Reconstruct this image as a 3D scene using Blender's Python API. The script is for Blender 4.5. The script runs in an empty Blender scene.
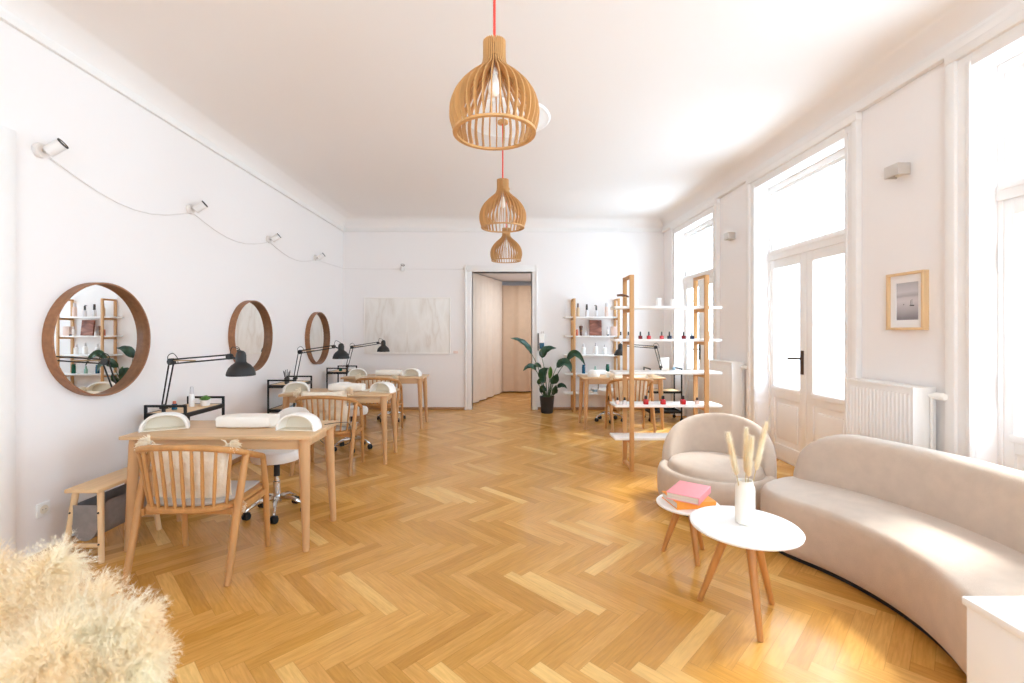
import bpy, bmesh, math, random
from mathutils import Vector, Matrix
random.seed(7)
PI = math.pi
SC = bpy.context.scene
COL = SC.collection
V = Vector

# ---------------------------------------------------------------- materials
def srgb(r, g, b):
    f = lambda c: (c / 255.0) / 12.92 if c / 255.0 <= 0.04045 else ((c / 255.0 + 0.055) / 1.055) ** 2.4
    return (f(r), f(g), f(b), 1.0)

def new_mat(name):
    m = bpy.data.materials.new(name)
    m.use_nodes = True
    nt = m.node_tree
    return m, nt, nt.nodes['Principled BSDF'], nt.nodes, nt.links

def simple(name, col, rough=0.5, metal=0.0, spec=0.5, var=0.0, vscale=8.0, bump=0.0, bscale=60.0, sheen=0.0, stretch=(1, 1, 1), coat=0.0):
    m, nt, p, N, L = new_mat(name)
    p.inputs['Base Color'].default_value = col
    p.inputs['Roughness'].default_value = rough
    p.inputs['Metallic'].default_value = metal
    p.inputs['Specular IOR Level'].default_value = spec
    p.inputs['Coat Weight'].default_value = coat
    if sheen:
        p.inputs['Sheen Weight'].default_value = sheen
        p.inputs['Sheen Roughness'].default_value = 0.5
    tc = N.new('ShaderNodeTexCoord')
    mp = N.new('ShaderNodeMapping')
    mp.inputs['Scale'].default_value = stretch
    L.new(tc.outputs['Object'], mp.inputs['Vector'])
    if var:
        n = N.new('ShaderNodeTexNoise'); n.inputs['Scale'].default_value = vscale; n.inputs['Detail'].default_value = 4
        L.new(mp.outputs['Vector'], n.inputs['Vector'])
        r = N.new('ShaderNodeValToRGB')
        r.color_ramp.elements[0].position = 0.3; r.color_ramp.elements[1].position = 0.7
        r.color_ramp.elements[0].color = tuple(c * (1 - var) for c in col[:3]) + (1,)
        r.color_ramp.elements[1].color = tuple(min(1, c * (1 + var)) for c in col[:3]) + (1,)
        L.new(n.outputs['Fac'], r.inputs['Fac']); L.new(r.outputs['Color'], p.inputs['Base Color'])
    if bump:
        n2 = N.new('ShaderNodeTexNoise'); n2.inputs['Scale'].default_value = bscale; n2.inputs['Detail'].default_value = 3
        L.new(mp.outputs['Vector'], n2.inputs['Vector'])
        b = N.new('ShaderNodeBump'); b.inputs['Strength'].default_value = bump; b.inputs['Distance'].default_value = 0.01
        L.new(n2.outputs['Fac'], b.inputs['Height']); L.new(b.outputs['Normal'], p.inputs['Normal'])
    return m

def wood(name, col, axis='Z', var=0.16, rough=0.45, scale=22.0):
    st = {'X': (0.09, 1, 1), 'Y': (1, 0.09, 1), 'Z': (1, 1, 0.09)}[axis]
    return simple(name, col, rough=rough, var=var, vscale=scale, stretch=st, bump=0.03, bscale=scale * 2)

def make_floor_mat(W=0.0745, n=7, yphase=1.91):
    m, nt, p, N, L = new_mat('herringbone_oak_parquet')
    def M(op, a, b=None, c=None):
        x = N.new('ShaderNodeMath'); x.operation = op
        for i, q in enumerate((a, b, c)):
            if q is None: continue
            if isinstance(q, (int, float)): x.inputs[i].default_value = q
            else: L.new(q, x.inputs[i])
        return x.outputs[0]
    tc = N.new('ShaderNodeTexCoord'); sp = N.new('ShaderNodeSeparateXYZ'); L.new(tc.outputs['Object'], sp.inputs[0])
    x = sp.outputs[0]; y = M('SUBTRACT', sp.outputs[1], yphase)
    k = 1 / math.sqrt(2) / W
    a = M('MULTIPLY', M('ADD', x, y), k); b = M('MULTIPLY', M('SUBTRACT', y, x), k)
    i = M('FLOOR', a); j = M('FLOOR', b)
    s = M('ADD', i, j)
    kk = M('FLOORED_MODULO', s, 2 * n)
    isB = M('GREATER_THAN', kk, n - 0.5)
    blk = M('FLOOR', M('DIVIDE', s, 2 * n))
    alA = M('FLOORED_MODULO', M('ADD', a, j), 2 * n)
    alB = M('SUBTRACT', M('FLOORED_MODULO', M('ADD', b, i), 2 * n), n)
    def mix(u, v):
        return M('ADD', M('MULTIPLY', u, M('SUBTRACT', 1.0, isB)), M('MULTIPLY', v, isB))
    along = mix(alA, alB)
    across = mix(M('FRACT', b), M('FRACT', a))
    pid = mix(j, i)
    cv = N.new('ShaderNodeCombineXYZ'); L.new(pid, cv.inputs[0]); L.new(blk, cv.inputs[1]); L.new(M('MULTIPLY', isB, 7.3), cv.inputs[2])
    wn = N.new('ShaderNodeTexWhiteNoise'); wn.noise_dimensions = '3D'; L.new(cv.outputs[0], wn.inputs['Vector'])
    ramp = N.new('ShaderNodeValToRGB')
    er = ramp.color_ramp.elements
    er[0].position = 0.0; er[0].color = srgb(184, 130, 70)
    er[1].position = 1.0; er[1].color = srgb(228, 186, 126)
    for pos, c in ((0.25, (197, 143, 80)), (0.6, (204, 150, 90)), (0.88, (212, 160, 97))):
        e = er.new(pos); e.color = srgb(*c)
    L.new(wn.outputs['Value'], ramp.inputs['Fac'])
    # grain, stretched along each block
    gv = N.new('ShaderNodeCombineXYZ')
    L.new(M('MULTIPLY', along, 0.35), gv.inputs[0]); L.new(M('ADD', M('MULTIPLY', across, 4.0), M('MULTIPLY', wn.outputs['Value'], 57.0)), gv.inputs[1]); L.new(pid, gv.inputs[2])
    g = N.new('ShaderNodeTexNoise'); g.inputs['Scale'].default_value = 1.6; g.inputs['Detail'].default_value = 5
    g.inputs['Distortion'].default_value = 0.6
    L.new(gv.outputs[0], g.inputs['Vector'])
    gr = N.new('ShaderNodeValToRGB')
    gr.color_ramp.elements[0].position = 0.3; gr.color_ramp.elements[0].color = (0.80, 0.75, 0.68, 1)
    gr.color_ramp.elements[1].position = 0.66; gr.color_ramp.elements[1].color = (1.06, 1.05, 1.04, 1)
    L.new(g.outputs['Fac'], gr.inputs['Fac'])
    mul = N.new('ShaderNodeMix'); mul.data_type = 'RGBA'; mul.blend_type = 'MULTIPLY'; mul.inputs[0].default_value = 0.8
    L.new(ramp.outputs['Color'], mul.inputs[6]); L.new(gr.outputs['Color'], mul.inputs[7])
    # joints
    ed = M('MINIMUM', M('MINIMUM', across, M('SUBTRACT', 1.0, across)), M('MINIMUM', along, M('SUBTRACT', float(n), along)))
    gap = M('LESS_THAN', ed, 0.016)
    m2 = N.new('ShaderNodeMix'); m2.data_type = 'RGBA'; m2.blend_type = 'MULTIPLY'
    L.new(M('MULTIPLY', gap, 0.4), m2.inputs[0]); L.new(mul.outputs[2], m2.inputs[6]); m2.inputs[7].default_value = (0.45, 0.36, 0.28, 1)
    hsv = N.new('ShaderNodeHueSaturation'); hsv.inputs['Saturation'].default_value = FLOOR_SAT; hsv.inputs['Value'].default_value = FLOOR_VAL; hsv.inputs['Hue'].default_value = 0.506
    L.new(m2.outputs[2], hsv.inputs['Color'])
    L.new(hsv.outputs['Color'], p.inputs['Base Color'])
    rr = M('ADD', 0.16, M('MULTIPLY', g.outputs['Fac'], 0.12))
    L.new(rr, p.inputs['Roughness'])
    p.inputs['Specular IOR Level'].default_value = 0.45
    bp = N.new('ShaderNodeBump'); bp.inputs['Strength'].default_value = 0.12; bp.inputs['Distance'].default_value = 0.002
    hh = M('SUBTRACT', M('MULTIPLY', wn.outputs['Value'], 0.4), gap)
    L.new(hh, bp.inputs['Height']); L.new(bp.outputs['Normal'], p.inputs['Normal'])
    return m

FLOOR_SAT = 1.04
FLOOR_VAL = 1.1
MAT = {}
MAT['wall'] = simple('white_plaster', srgb(243, 238, 236), rough=0.85, spec=0.2, bump=0.04, bscale=40)
MAT['ceiling'] = simple('ceiling_plaster', srgb(240, 234, 230), rough=0.9, spec=0.1, bump=0.02, bscale=10)
MAT['trim'] = simple('white_gloss_trim', srgb(240, 236, 233), rough=0.65, spec=0.15, var=0.01)
MAT['floor'] = make_floor_mat()
MAT['skirt'] = wood('brown_skirting_wood', srgb(170, 125, 85), 'X')
MAT['oak'] = wood('oak', srgb(203, 158, 112), 'Z', var=0.12)
MAT['oak_x'] = wood('oak_top', srgb(213, 176, 134), 'X', var=0.09, rough=0.4)
MAT['oak_chair'] = wood('oiled_chair_oak', srgb(190, 138, 82), 'Z', var=0.13)
MAT['oak_table'] = wood('coffee_table_oak', srgb(190, 130, 70), 'Z', var=0.14)
MAT['birch'] = wood('birch', srgb(226, 192, 148), 'Z', var=0.08)
MAT['birch_y'] = wood('birch_board', srgb(226, 190, 144), 'Y', var=0.08)
MAT['shelf_oak'] = wood('shelf_post_oak', srgb(204, 154, 100), 'Z', var=0.1)
MAT['walnut'] = wood('walnut_veneer', srgb(152, 104, 70), 'Y', var=0.2, scale=30)
MAT['ply'] = wood('lamp_plywood', srgb(206, 156, 98), 'Z', var=0.12)
MAT['white'] = simple('white_lacquer', srgb(248, 246, 244), rough=0.35, var=0.01)
MAT['white_plastic'] = simple('white_plastic', srgb(246, 243, 238), rough=0.3, var=0.01)
MAT['cream_plastic'] = simple('cream_inner_plastic', srgb(232, 222, 204), rough=0.5, var=0.02)
MAT['radiator'] = simple('radiator_enamel', srgb(242, 238, 234), rough=0.4, var=0.01)
MAT['white_leather'] = simple('white_leatherette', srgb(242, 238, 232), rough=0.45, bump=0.05, bscale=90)
MAT['black_metal'] = simple('black_metal', srgb(28, 27, 27), rough=0.45, metal=0.2, var=0.1)
MAT['lamp_black'] = simple('matt_black_lamp', srgb(32, 29, 28), rough=0.5, var=0.06)
MAT['black_rubber'] = simple('black_rubber', srgb(24, 24, 25), rough=0.6, var=0.1)
MAT['chrome'] = simple('chrome', srgb(215, 215, 215), rough=0.12, metal=1.0, var=0.02)
MAT['steel'] = simple('brushed_steel', srgb(216, 208, 200), rough=0.4, metal=0.7, var=0.03)
MAT['spring'] = simple('spring_brass', srgb(190, 165, 130), rough=0.4, metal=0.8, var=0.03)
MAT['brass'] = simple('brass', srgb(205, 165, 95), rough=0.3, metal=0.9, var=0.03)
MAT['bronze'] = simple('bronze_handle', srgb(84, 62, 48), rough=0.35, metal=0.7, var=0.05)
MAT['sofa'] = simple('beige_velvet', srgb(202, 182, 164), rough=0.85, spec=0.2, var=0.05, vscale=14, bump=0.25, bscale=240, sheen=0.35)
MAT['piping'] = simple('beige_piping', srgb(198, 180, 162), rough=0.85, spec=0.2, var=0.05)
MAT['cushion'] = simple('cream_cotton', srgb(246, 234, 214), rough=0.95, spec=0.1, var=0.05, vscale=30, bump=0.6, bscale=90, sheen=0.3)
MAT['pad'] = simple('white_towelling', srgb(248, 243, 234), rough=0.9, spec=0.1, bump=0.4, bscale=160, var=0.01)
MAT['seatpad'] = simple('grey_seat_pad', srgb(196, 190, 184), rough=0.9, bump=0.2, bscale=120, var=0.03)
MAT['felt'] = simple('grey_felt', srgb(138, 131, 128), rough=0.95, spec=0.1, var=0.1, vscale=20, bump=0.3, bscale=200)
MAT['curtain'] = simple('white_curtain', srgb(238, 228, 216), rough=0.9, spec=0.1, var=0.02)
MAT['curtain_b'] = simple('beige_curtain', srgb(214, 190, 166), rough=0.9, spec=0.1, var=0.03)
MAT['hall'] = simple('hall_plaster', srgb(226, 226, 230), rough=0.9, spec=0.1, var=0.02)
MAT['leaf'] = simple('dark_green_leaf', srgb(38, 72, 48), rough=0.35, var=0.3, vscale=10)
MAT['leaf_new'] = simple('young_green_leaf', srgb(96, 140, 60), rough=0.4, var=0.2, vscale=10)
MAT['stem'] = simple('green_stem', srgb(66, 88, 52), rough=0.5, var=0.2)
MAT['pot'] = simple('black_pot', srgb(46, 42, 43), rough=0.55, var=0.08)
MAT['soil'] = simple('soil', srgb(60, 45, 35), rough=1, var=0.3, vscale=60)
MAT['cord_red'] = simple('red_fabric_cord', srgb(232, 74, 60), rough=0.8, var=0.05)
MAT['cord_white'] = simple('white_cable', srgb(232, 226, 222), rough=0.6, var=0.02)
MAT['cord_black'] = simple('black_cable', srgb(40, 38, 38), rough=0.6, var=0.02)
MAT['bulb'] = simple('opal_bulb', srgb(250, 246, 238), rough=0.2, var=0.01)
MAT['book_pink'] = simple('pink_cloth_cover', srgb(246, 160, 164), rough=0.7, var=0.04, vscale=40, bump=0.1, bscale=300)
MAT['book_orange'] = simple('orange_cover', srgb(248, 160, 62), rough=0.6, var=0.04, vscale=40)
MAT['paper'] = simple('paper_pages', srgb(226, 216, 206), rough=0.9, var=0.12, vscale=160, stretch=(0.05, 0.05, 3))
MAT['ceramic'] = simple('matt_cream_ceramic', srgb(244, 236, 224), rough=0.6, var=0.02)
MAT['bunny'] = simple('dried_bunny_tail', srgb(246, 218, 176), rough=0.95, spec=0.05, var=0.08, vscale=60)
MAT['bunny_stem'] = simple('dried_stem', srgb(206, 176, 120), rough=0.8, var=0.1)
MAT['pic_mat'] = simple('picture_mount', srgb(242, 240, 240), rough=0.8, var=0.01)
MAT['canvas_edge'] = simple('canvas_frame_white', srgb(244, 238, 232), rough=0.6, var=0.01)
MAT['red'] = simple('red_varnish', srgb(196, 34, 40), rough=0.15, var=0.03)
MAT['wine'] = simple('dark_red_varnish', srgb(120, 24, 34), rough=0.15, var=0.03)
MAT['dark'] = simple('black_varnish', srgb(30, 28, 34), rough=0.2, var=0.03)
MAT['nude'] = simple('nude_varnish', srgb(236, 208, 198), rough=0.2, var=0.03)
MAT['clear'] = simple('clear_varnish', srgb(228, 224, 226), rough=0.1, var=0.02)
MAT['navy'] = simple('navy_bottle', srgb(36, 40, 72), rough=0.2, var=0.05)
MAT['blue'] = simple('blue_bottle', srgb(22, 84, 116), rough=0.2, var=0.08)
MAT['green'] = simple('green_bottle', srgb(18, 92, 74), rough=0.2, var=0.08)
MAT['mint'] = simple('mint_bottle', srgb(150, 190, 172), rough=0.3, var=0.05)
MAT['brown'] = simple('brown_bottle', srgb(112, 76, 58), rough=0.3, var=0.08)
MAT['tan'] = simple('tan_box', srgb(216, 184, 150), rough=0.7, var=0.05)
MAT['blush'] = simple('blush_card', srgb(240, 214, 202), rough=0.6, var=0.03)
MAT['bluegrey'] = simple('blue_magazine', srgb(150, 178, 196), rough=0.5, var=0.2, vscale=20)
MAT['toolgrey'] = simple('tool_grey', srgb(72, 70, 70), rough=0.4, var=0.1)
MAT['coral'] = simple('coral_box', srgb(214, 120, 92), rough=0.6, var=0.05)

def make_mirror():
    m, nt, p, N, L = new_mat('mirror_silver')
    p.inputs['Base Color'].default_value = (0.93, 0.93, 0.92, 1); p.inputs['Metallic'].default_value = 1.0
    n = N.new('ShaderNodeTexNoise'); n.inputs['Scale'].default_value = 1.0
    r = N.new('ShaderNodeMath'); r.operation = 'MULTIPLY'; r.inputs[1].default_value = 0.01
    L.new(n.outputs['Fac'], r.inputs[0]); L.new(r.outputs[0], p.inputs['Roughness'])
    return m
MAT['mirror'] = make_mirror()

def make_glass():
    m, nt, p, N, L = new_mat('window_glass')
    N.remove(p)
    t = N.new('ShaderNodeBsdfTransparent'); t.inputs[0].default_value = (0.96, 0.98, 0.98, 1)
    g = N.new('ShaderNodeBsdfGlossy'); g.inputs['Roughness'].default_value = 0.02
    mx = N.new('ShaderNodeMixShader'); mx.inputs[0].default_value = 0.05
    L.new(t.outputs[0], mx.inputs[1]); L.new(g.outputs[0], mx.inputs[2])
    L.new(mx.outputs[0], N['Material Output'].inputs['Surface'])
    return m
MAT['glass'] = make_glass()

def make_marble():
    m, nt, p, N, L = new_mat('pale_marble_print')
    tc = N.new('ShaderNodeTexCoord'); mp = N.new('ShaderNodeMapping')
    sp = N.new('ShaderNodeSeparateXYZ'); L.new(tc.outputs['Object'], sp.inputs[0])
    ab = N.new('ShaderNodeMath'); ab.operation = 'ABSOLUTE'; L.new(sp.outputs[0], ab.inputs[0])
    cb = N.new('ShaderNodeCombineXYZ'); L.new(ab.outputs[0], cb.inputs[0]); L.new(sp.outputs[2], cb.inputs[2])
    mp.inputs['Scale'].default_value = (2.0, 1.0, 0.36); mp.inputs['Rotation'].default_value = (0, 0.62, 0); mp.inputs['Location'].default_value = (7.3, 0, 4.2)
    L.new(cb.outputs[0], mp.inputs['Vector'])
    n = N.new('ShaderNodeTexNoise'); n.inputs['Scale'].default_value = 1.5; n.inputs['Detail'].default_value = 5; n.inputs['Distortion'].default_value = 0.5
    L.new(mp.outputs[0], n.inputs['Vector'])
    r = N.new('ShaderNodeValToRGB'); e = r.color_ramp.elements
    e[0].position = 0.0; e[0].color = srgb(244, 239, 233); e[1].position = 1.0; e[1].color = srgb(244, 239, 233)
    for pos, c in ((0.42, (243, 238, 232)), (0.485, (236, 229, 221)), (0.5, (230, 221, 211)), (0.515, (236, 229, 221)), (0.57, (244, 239, 233)), (0.61, (239, 233, 226)), (0.65, (243, 238, 232))):
        k = e.new(pos); k.color = srgb(*c)
    L.new(n.outputs['Fac'], r.inputs['Fac']); L.new(r.outputs['Color'], p.inputs['Base Color'])
    p.inputs['Roughness'].default_value = 0.6
    return m
MAT['marble'] = make_marble()

def make_copper_print():
    m, nt, p, N, L = new_mat('copper_marbled_cover')
    tc = N.new('ShaderNodeTexCoord'); mp = N.new('ShaderNodeMapping'); mp.inputs['Rotation'].default_value = (0, 0.7, 0)
    mp.inputs['Scale'].default_value = (3, 3, 9)
    L.new(tc.outputs['Object'], mp.inputs['Vector'])
    n = N.new('ShaderNodeTexNoise'); n.inputs['Scale'].default_value = 1.2; n.inputs['Detail'].default_value = 4; n.inputs['Distortion'].default_value = 0.8
    L.new(mp.outputs[0], n.inputs['Vector'])
    r = N.new('ShaderNodeValToRGB'); e = r.color_ramp.elements
    e[0].position = 0.3; e[0].color = srgb(104, 58, 46); e[1].position = 0.72; e[1].color = srgb(214, 160, 136)
    k = e.new(0.5); k.color = srgb(158, 100, 82)
    L.new(n.outputs['Fac'], r.inputs['Fac']); L.new(r.outputs['Color'], p.inputs['Base Color'])
    return m
MAT['copper'] = make_copper_print()

def make_seascape():
    # local coordinates: y across (-0.09..0.09), z up (-0.12..0.12)
    m, nt, p, N, L = new_mat('misty_seascape_photo')
    tc = N.new('ShaderNodeTexCoord'); sp = N.new('ShaderNodeSeparateXYZ'); L.new(tc.outputs['Object'], sp.inputs[0])
    mr = N.new('ShaderNodeMapRange'); mr.inputs['From Min'].default_value = -0.12; mr.inputs['From Max'].default_value = 0.12
    L.new(sp.outputs[2], mr.inputs['Value'])
    r = N.new('ShaderNodeValToRGB'); e = r.color_ramp.elements
    e[0].position = 0; e[0].color = srgb(136, 130, 134); e[1].position = 1; e[1].color = srgb(186, 184, 188)
    for pos, c in ((0.25, (182, 176, 180)), (0.5, (214, 208, 210)), (0.6, (206, 200, 203)), (0.66, (176, 172, 176)), (0.78, (206, 202, 206))):
        k = e.new(pos); k.color = srgb(*c)
    n = N.new('ShaderNodeTexNoise'); n.inputs['Scale'].default_value = 12; n.inputs['Detail'].default_value = 4
    ad = N.new('ShaderNodeMath'); ad.operation = 'MULTIPLY_ADD'; ad.inputs[1].default_value = 0.1
    L.new(tc.outputs['Object'], n.inputs['Vector'])
    L.new(n.outputs['Fac'], ad.inputs[0]); L.new(mr.outputs[0], ad.inputs[2])
    sb = N.new('ShaderNodeMath'); sb.operation = 'SUBTRACT'; sb.inputs[1].default_value = 0.05
    L.new(ad.outputs[0], sb.inputs[0]); L.new(sb.outputs[0], r.inputs['Fac']); L.new(r.outputs['Color'], p.inputs['Base Color'])
    p.inputs['Roughness'].default_value = 0.4
    return m
MAT['sea'] = make_seascape()

def make_pampas(name, c0, c1):
    m, nt, p, N, L = new_mat(name)
    p.inputs['Base Color'].default_value = srgb(*c0)
    p.inputs['Roughness'].default_value = 0.9; p.inputs['Specular IOR Level'].default_value = 0.1
    n = N.new('ShaderNodeTexNoise'); n.inputs['Scale'].default_value = 9; n.inputs['Detail'].default_value = 3
    tc = N.new('ShaderNodeTexCoord'); L.new(tc.outputs['Object'], n.inputs['Vector'])
    r = N.new('ShaderNodeValToRGB'); r.color_ramp.elements[0].position = 0.35; r.color_ramp.elements[1].position = 0.65
    r.color_ramp.elements[0].color = srgb(*c1); r.color_ramp.elements[1].color = srgb(*c0)
    L.new(n.outputs['Fac'], r.inputs['Fac']); L.new(r.outputs['Color'], p.inputs['Base Color'])
    tr = N.new('ShaderNodeBsdfTranslucent'); L.new(r.outputs['Color'], tr.inputs['Color'])
    mx = N.new('ShaderNodeMixShader'); mx.inputs[0].default_value = 0.55
    L.new(p.outputs[0], mx.inputs[1]); L.new(tr.outputs[0], mx.inputs[2]); L.new(mx.outputs[0], N['Material Output'].inputs['Surface'])
    return m
MAT['pampas'] = make_pampas('cream_pampas', (255, 250, 234), (255, 239, 210))
MAT['pampas_stem'] = make_pampas('pampas_stalk', (226, 196, 146), (210, 176, 120))
MAT['bunny'] = make_pampas('fluffy_bunny_tail', (255, 250, 234), (252, 236, 208))
MAT['tassel'] = make_pampas('cream_tassel', (255, 248, 234), (250, 238, 218))

# ---------------------------------------------------------------- mesh builder
class MB:
    def __init__(self): self.bm = bmesh.new()
    def box(self, x0, x1, y0, y1, z0, z1, bevel=0.0, seg=2, M=None):
        vs = [self.bm.verts.new((x, y, z)) for x in (x0, x1) for y in (y0, y1) for z in (z0, z1)]
        fs = [(0, 1, 3, 2), (4, 6, 7, 5), (0, 4, 5, 1), (2, 3, 7, 6), (0, 2, 6, 4), (1, 5, 7, 3)]
        faces = [self.bm.faces.new([vs[i] for i in f]) for f in fs]
        if M is not None:
            for v in vs: v.co = M @ v.co
        if bevel > 0:
            es = list({e for f in faces for e in f.edges})
            bmesh.ops.bevel(self.bm, geom=es, offset=bevel, segments=seg, profile=0.5, affect='EDGES')
        return self
    def rings(self, rings, closed=True, cap0=True, cap1=True, loop=False):
        vr = [[self.bm.verts.new(p) for p in r] for r in rings]
        n = len(vr[0])
        m = len(vr)
        for a in range(m if loop else m - 1):
            b = (a + 1) % m
            for i in range(n if closed else n - 1):
                j = (i + 1) % n
                try: self.bm.faces.new((vr[a][i], vr[a][j], vr[b][j], vr[b][i]))
                except ValueError: pass
        if not loop:
            if cap0: self.bm.faces.new(list(reversed(vr[0])))
            if cap1: self.bm.faces.new(vr[-1])
        return self
    def tube(self, pts, rad, seg=10, flat=1.0, cap=True, up=None):
        pts = [V(p) for p in pts]
        if not hasattr(rad, '__len__'): rad = [rad] * len(pts)
        T = []
        for i in range(len(pts)):
            a = pts[max(0, i - 1)]; b = pts[min(len(pts) - 1, i + 1)]
            T.append((b - a).normalized())
        nrm = V(up) if up else (V((0, 0, 1)) if abs(T[0].z) < 0.9 else V((1, 0, 0)))
        nrm = (nrm - T[0] * nrm.dot(T[0])).normalized()
        rs = []
        for i, p in enumerate(pts):
            nrm = (nrm - T[i] * nrm.dot(T[i])).normalized()
            bi = T[i].cross(nrm)
            rs.append([p + nrm * (rad[i] * math.cos(2 * PI * k / seg)) + bi * (rad[i] * flat * math.sin(2 * PI * k / seg)) for k in range(seg)])
        return self.rings(rs, True, cap, cap)
    def cone(self, a, b, ra, rb, seg=12): return self.tube([a, b], [ra, rb], seg)
    def lathe(self, prof, seg=24, c=(0, 0, 0), axis='Z', cap0=True, cap1=True):
        rs = []
        for r, z in prof:
            ring = []
            for k in range(seg):
                t = 2 * PI * k / seg
                x, y = r * math.cos(t), r * math.sin(t)
                p = {'Z': (x, y, z), 'X': (z, x, y), 'Y': (y, z, x)}[axis]
                ring.append((p[0] + c[0], p[1] + c[1], p[2] + c[2]))
            rs.append(ring)
        return self.rings(rs, True, cap0, cap1)
    def sphere(self, c, r, seg=16, sc=(1, 1, 1)):
        prof = [(max(1e-4, math.sin(PI * i / 10)) * r, -math.cos(PI * i / 10) * r) for i in range(11)]
        n0 = len(self.bm.verts)
        self.lathe(prof, seg)
        self.bm.verts.ensure_lookup_table()
        for v in self.bm.verts[n0:]:
            v.co = V((v.co.x * sc[0] + c[0], v.co.y * sc[1] + c[1], v.co.z * sc[2] + c[2]))
        return self
    def quad(self, *ps):
        self.bm.faces.new([self.bm.verts.new(p) for p in ps]); return self
    def xf(self, M):
        for v in self.bm.verts: v.co = M @ v.co
        return self
    def build(self, name, mat, parent=None, smooth=True, ang=38, weld=True):
        bm = self.bm
        if weld: bmesh.ops.remove_doubles(bm, verts=bm.verts, dist=1e-5)
        bmesh.ops.recalc_face_normals(bm, faces=bm.faces)
        if smooth:
            for f in bm.faces: f.smooth = True
            lim = math.radians(ang)
            for e in bm.edges:
                if len(e.link_faces) != 2 or e.calc_face_angle(0) > lim: e.smooth = False
        me = bpy.data.meshes.new(name)
        bm.to_mesh(me); bm.free()
        me.materials.append(MAT[mat] if isinstance(mat, str) else mat)
        o = bpy.data.objects.new(name, me); COL.objects.link(o)
        if parent is not None: o.parent = parent
        return o

def tag(o, label=None, cat=None, group=None, kind=None):
    if label: o['label'] = label
    if cat: o['category'] = cat
    if group: o['group'] = group
    if kind: o['kind'] = kind
    return o
def thing(name, label, cat, loc=(0, 0, 0), rz=0.0, group=None, kind=None):
    o = bpy.data.objects.new(name, None); COL.objects.link(o)
    o.empty_display_size = 0.1
    o.location = loc; o.rotation_euler = (0, 0, rz)
    return tag(o, label, cat, group, kind)
def copy_tree(o, parent=None):
    c = o.copy(); COL.objects.link(c)
    if parent is not None: c.parent = parent
    for ch in list(o.children): copy_tree(ch, c)
    return c
def place(o, loc, rz, label, group=None):
    o.location = loc; o.rotation_euler = (0, 0, rz); o['label'] = label
    if group: o['group'] = group
    return o
def bez(p0, p1, p2, n=12):
    p0, p1, p2 = V(p0), V(p1), V(p2)
    return [(1 - t) ** 2 * p0 + 2 * t * (1 - t) * p1 + t * t * p2 for t in [i / (n - 1) for i in range(n)]]
def catmull(P, n=6):
    P = [V(p) for p in P]; out = []
    for i in range(len(P) - 1):
        a, b, c, d = P[max(0, i - 1)], P[i], P[i + 1], P[min(len(P) - 1, i + 2)]
        for k in range(n):
            t = k / n
            out.append(0.5 * ((2 * b) + (c - a) * t + (2 * a - 5 * b + 4 * c - d) * t * t + (3 * b - a - 3 * c + d) * t ** 3))
    out.append(P[-1]); return out

# ---------------------------------------------------------------- camera
CU, CV, F, CH = 503.0, 331.0, 460.0, 1.41
cam = bpy.data.cameras.new('camera'); camo = bpy.data.objects.new('camera', cam); COL.objects.link(camo)
cam.sensor_width = 36.0; cam.lens = F / 1024 * 36.0
cam.shift_x = (512 - CU) / 1024.0; cam.shift_y = -(341.5 - CV) / 1024.0
cam.clip_start = 0.05
cam.dof.use_dof = True; cam.dof.focus_distance = 4.2; cam.dof.aperture_fstop = 2.8
camo.location = (0, 0, CH); camo.rotation_euler = (PI / 2, 0, 0)
SC.camera = camo
def at(u, v, Y): return V(((u - CU) * Y / F, Y, CH - (v - CV) * Y / F))   # a photo measurement turned into room metres

XL, XR, YB, YF = -2.87, 2.89, 8.26, -2.4
ZC, ZR = 3.43, 3.20

# ---------------------------------------------------------------- room shell
def struct(o): o['kind'] = 'structure'; return o
struct(MB().box(XL - 0.3, XR + 0.6, YF - 0.2, 11.2, -0.1, 0).build('floor', 'floor', smooth=False))
# ceiling with a plaster cove
def rect(d, z): return [(XL + d, YF + d, z), (XR - d, YF + d, z), (XR - d, YB - d, z), (XL + d, YB - d, z)]
cv = MB(); arcs = []
for i in range(13):
    t = i / 12 * PI / 2
    arcs.append(rect(0.27 * (1 - math.cos(t)), ZR + 0.02 + (ZC - ZR - 0.02) * math.sin(t)))
outer = [rect(-0.3, ZC + 0.15), rect(-0.3, ZR + 0.02)] + arcs
cv.rings(outer, True, True, True)
struct(cv.build('ceiling', 'ceiling', ang=30))

# left wall with a door opening beside the camera
w = MB()
w.box(XL - 0.2, XL, 2.56, YB + 0.2, 0, ZR + 0.05); w.box(XL - 0.2, XL, YF, 1.6, 0, ZR + 0.05); w.box(XL - 0.2, XL, 1.6, 2.56, 2.46, ZR + 0.05)
struct(w.build('wall_left', 'wall', smooth=False))
d = thing('door_4', None, None, kind='structure')
c = MB()
for k, (a, b) in enumerate(((2.55, 2.69), (1.47, 1.61))):
    c.box(XL, XL + 0.025, a, b, 0, 2.58, 0.004); c.box(XL + 0.02, XL + 0.04, a + 0.03, b - 0.02, 0, 2.56, 0.004)
c.box(XL, XL + 0.025, 1.6, 2.56, 2.46, 2.58, 0.004)
c.build('casing', 'trim', d)
MB().box(XL - 0.12, XL - 0.07, 1.6, 2.56, 0.005, 2.46, 0.004).build('leaf', 'trim', d)

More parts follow.
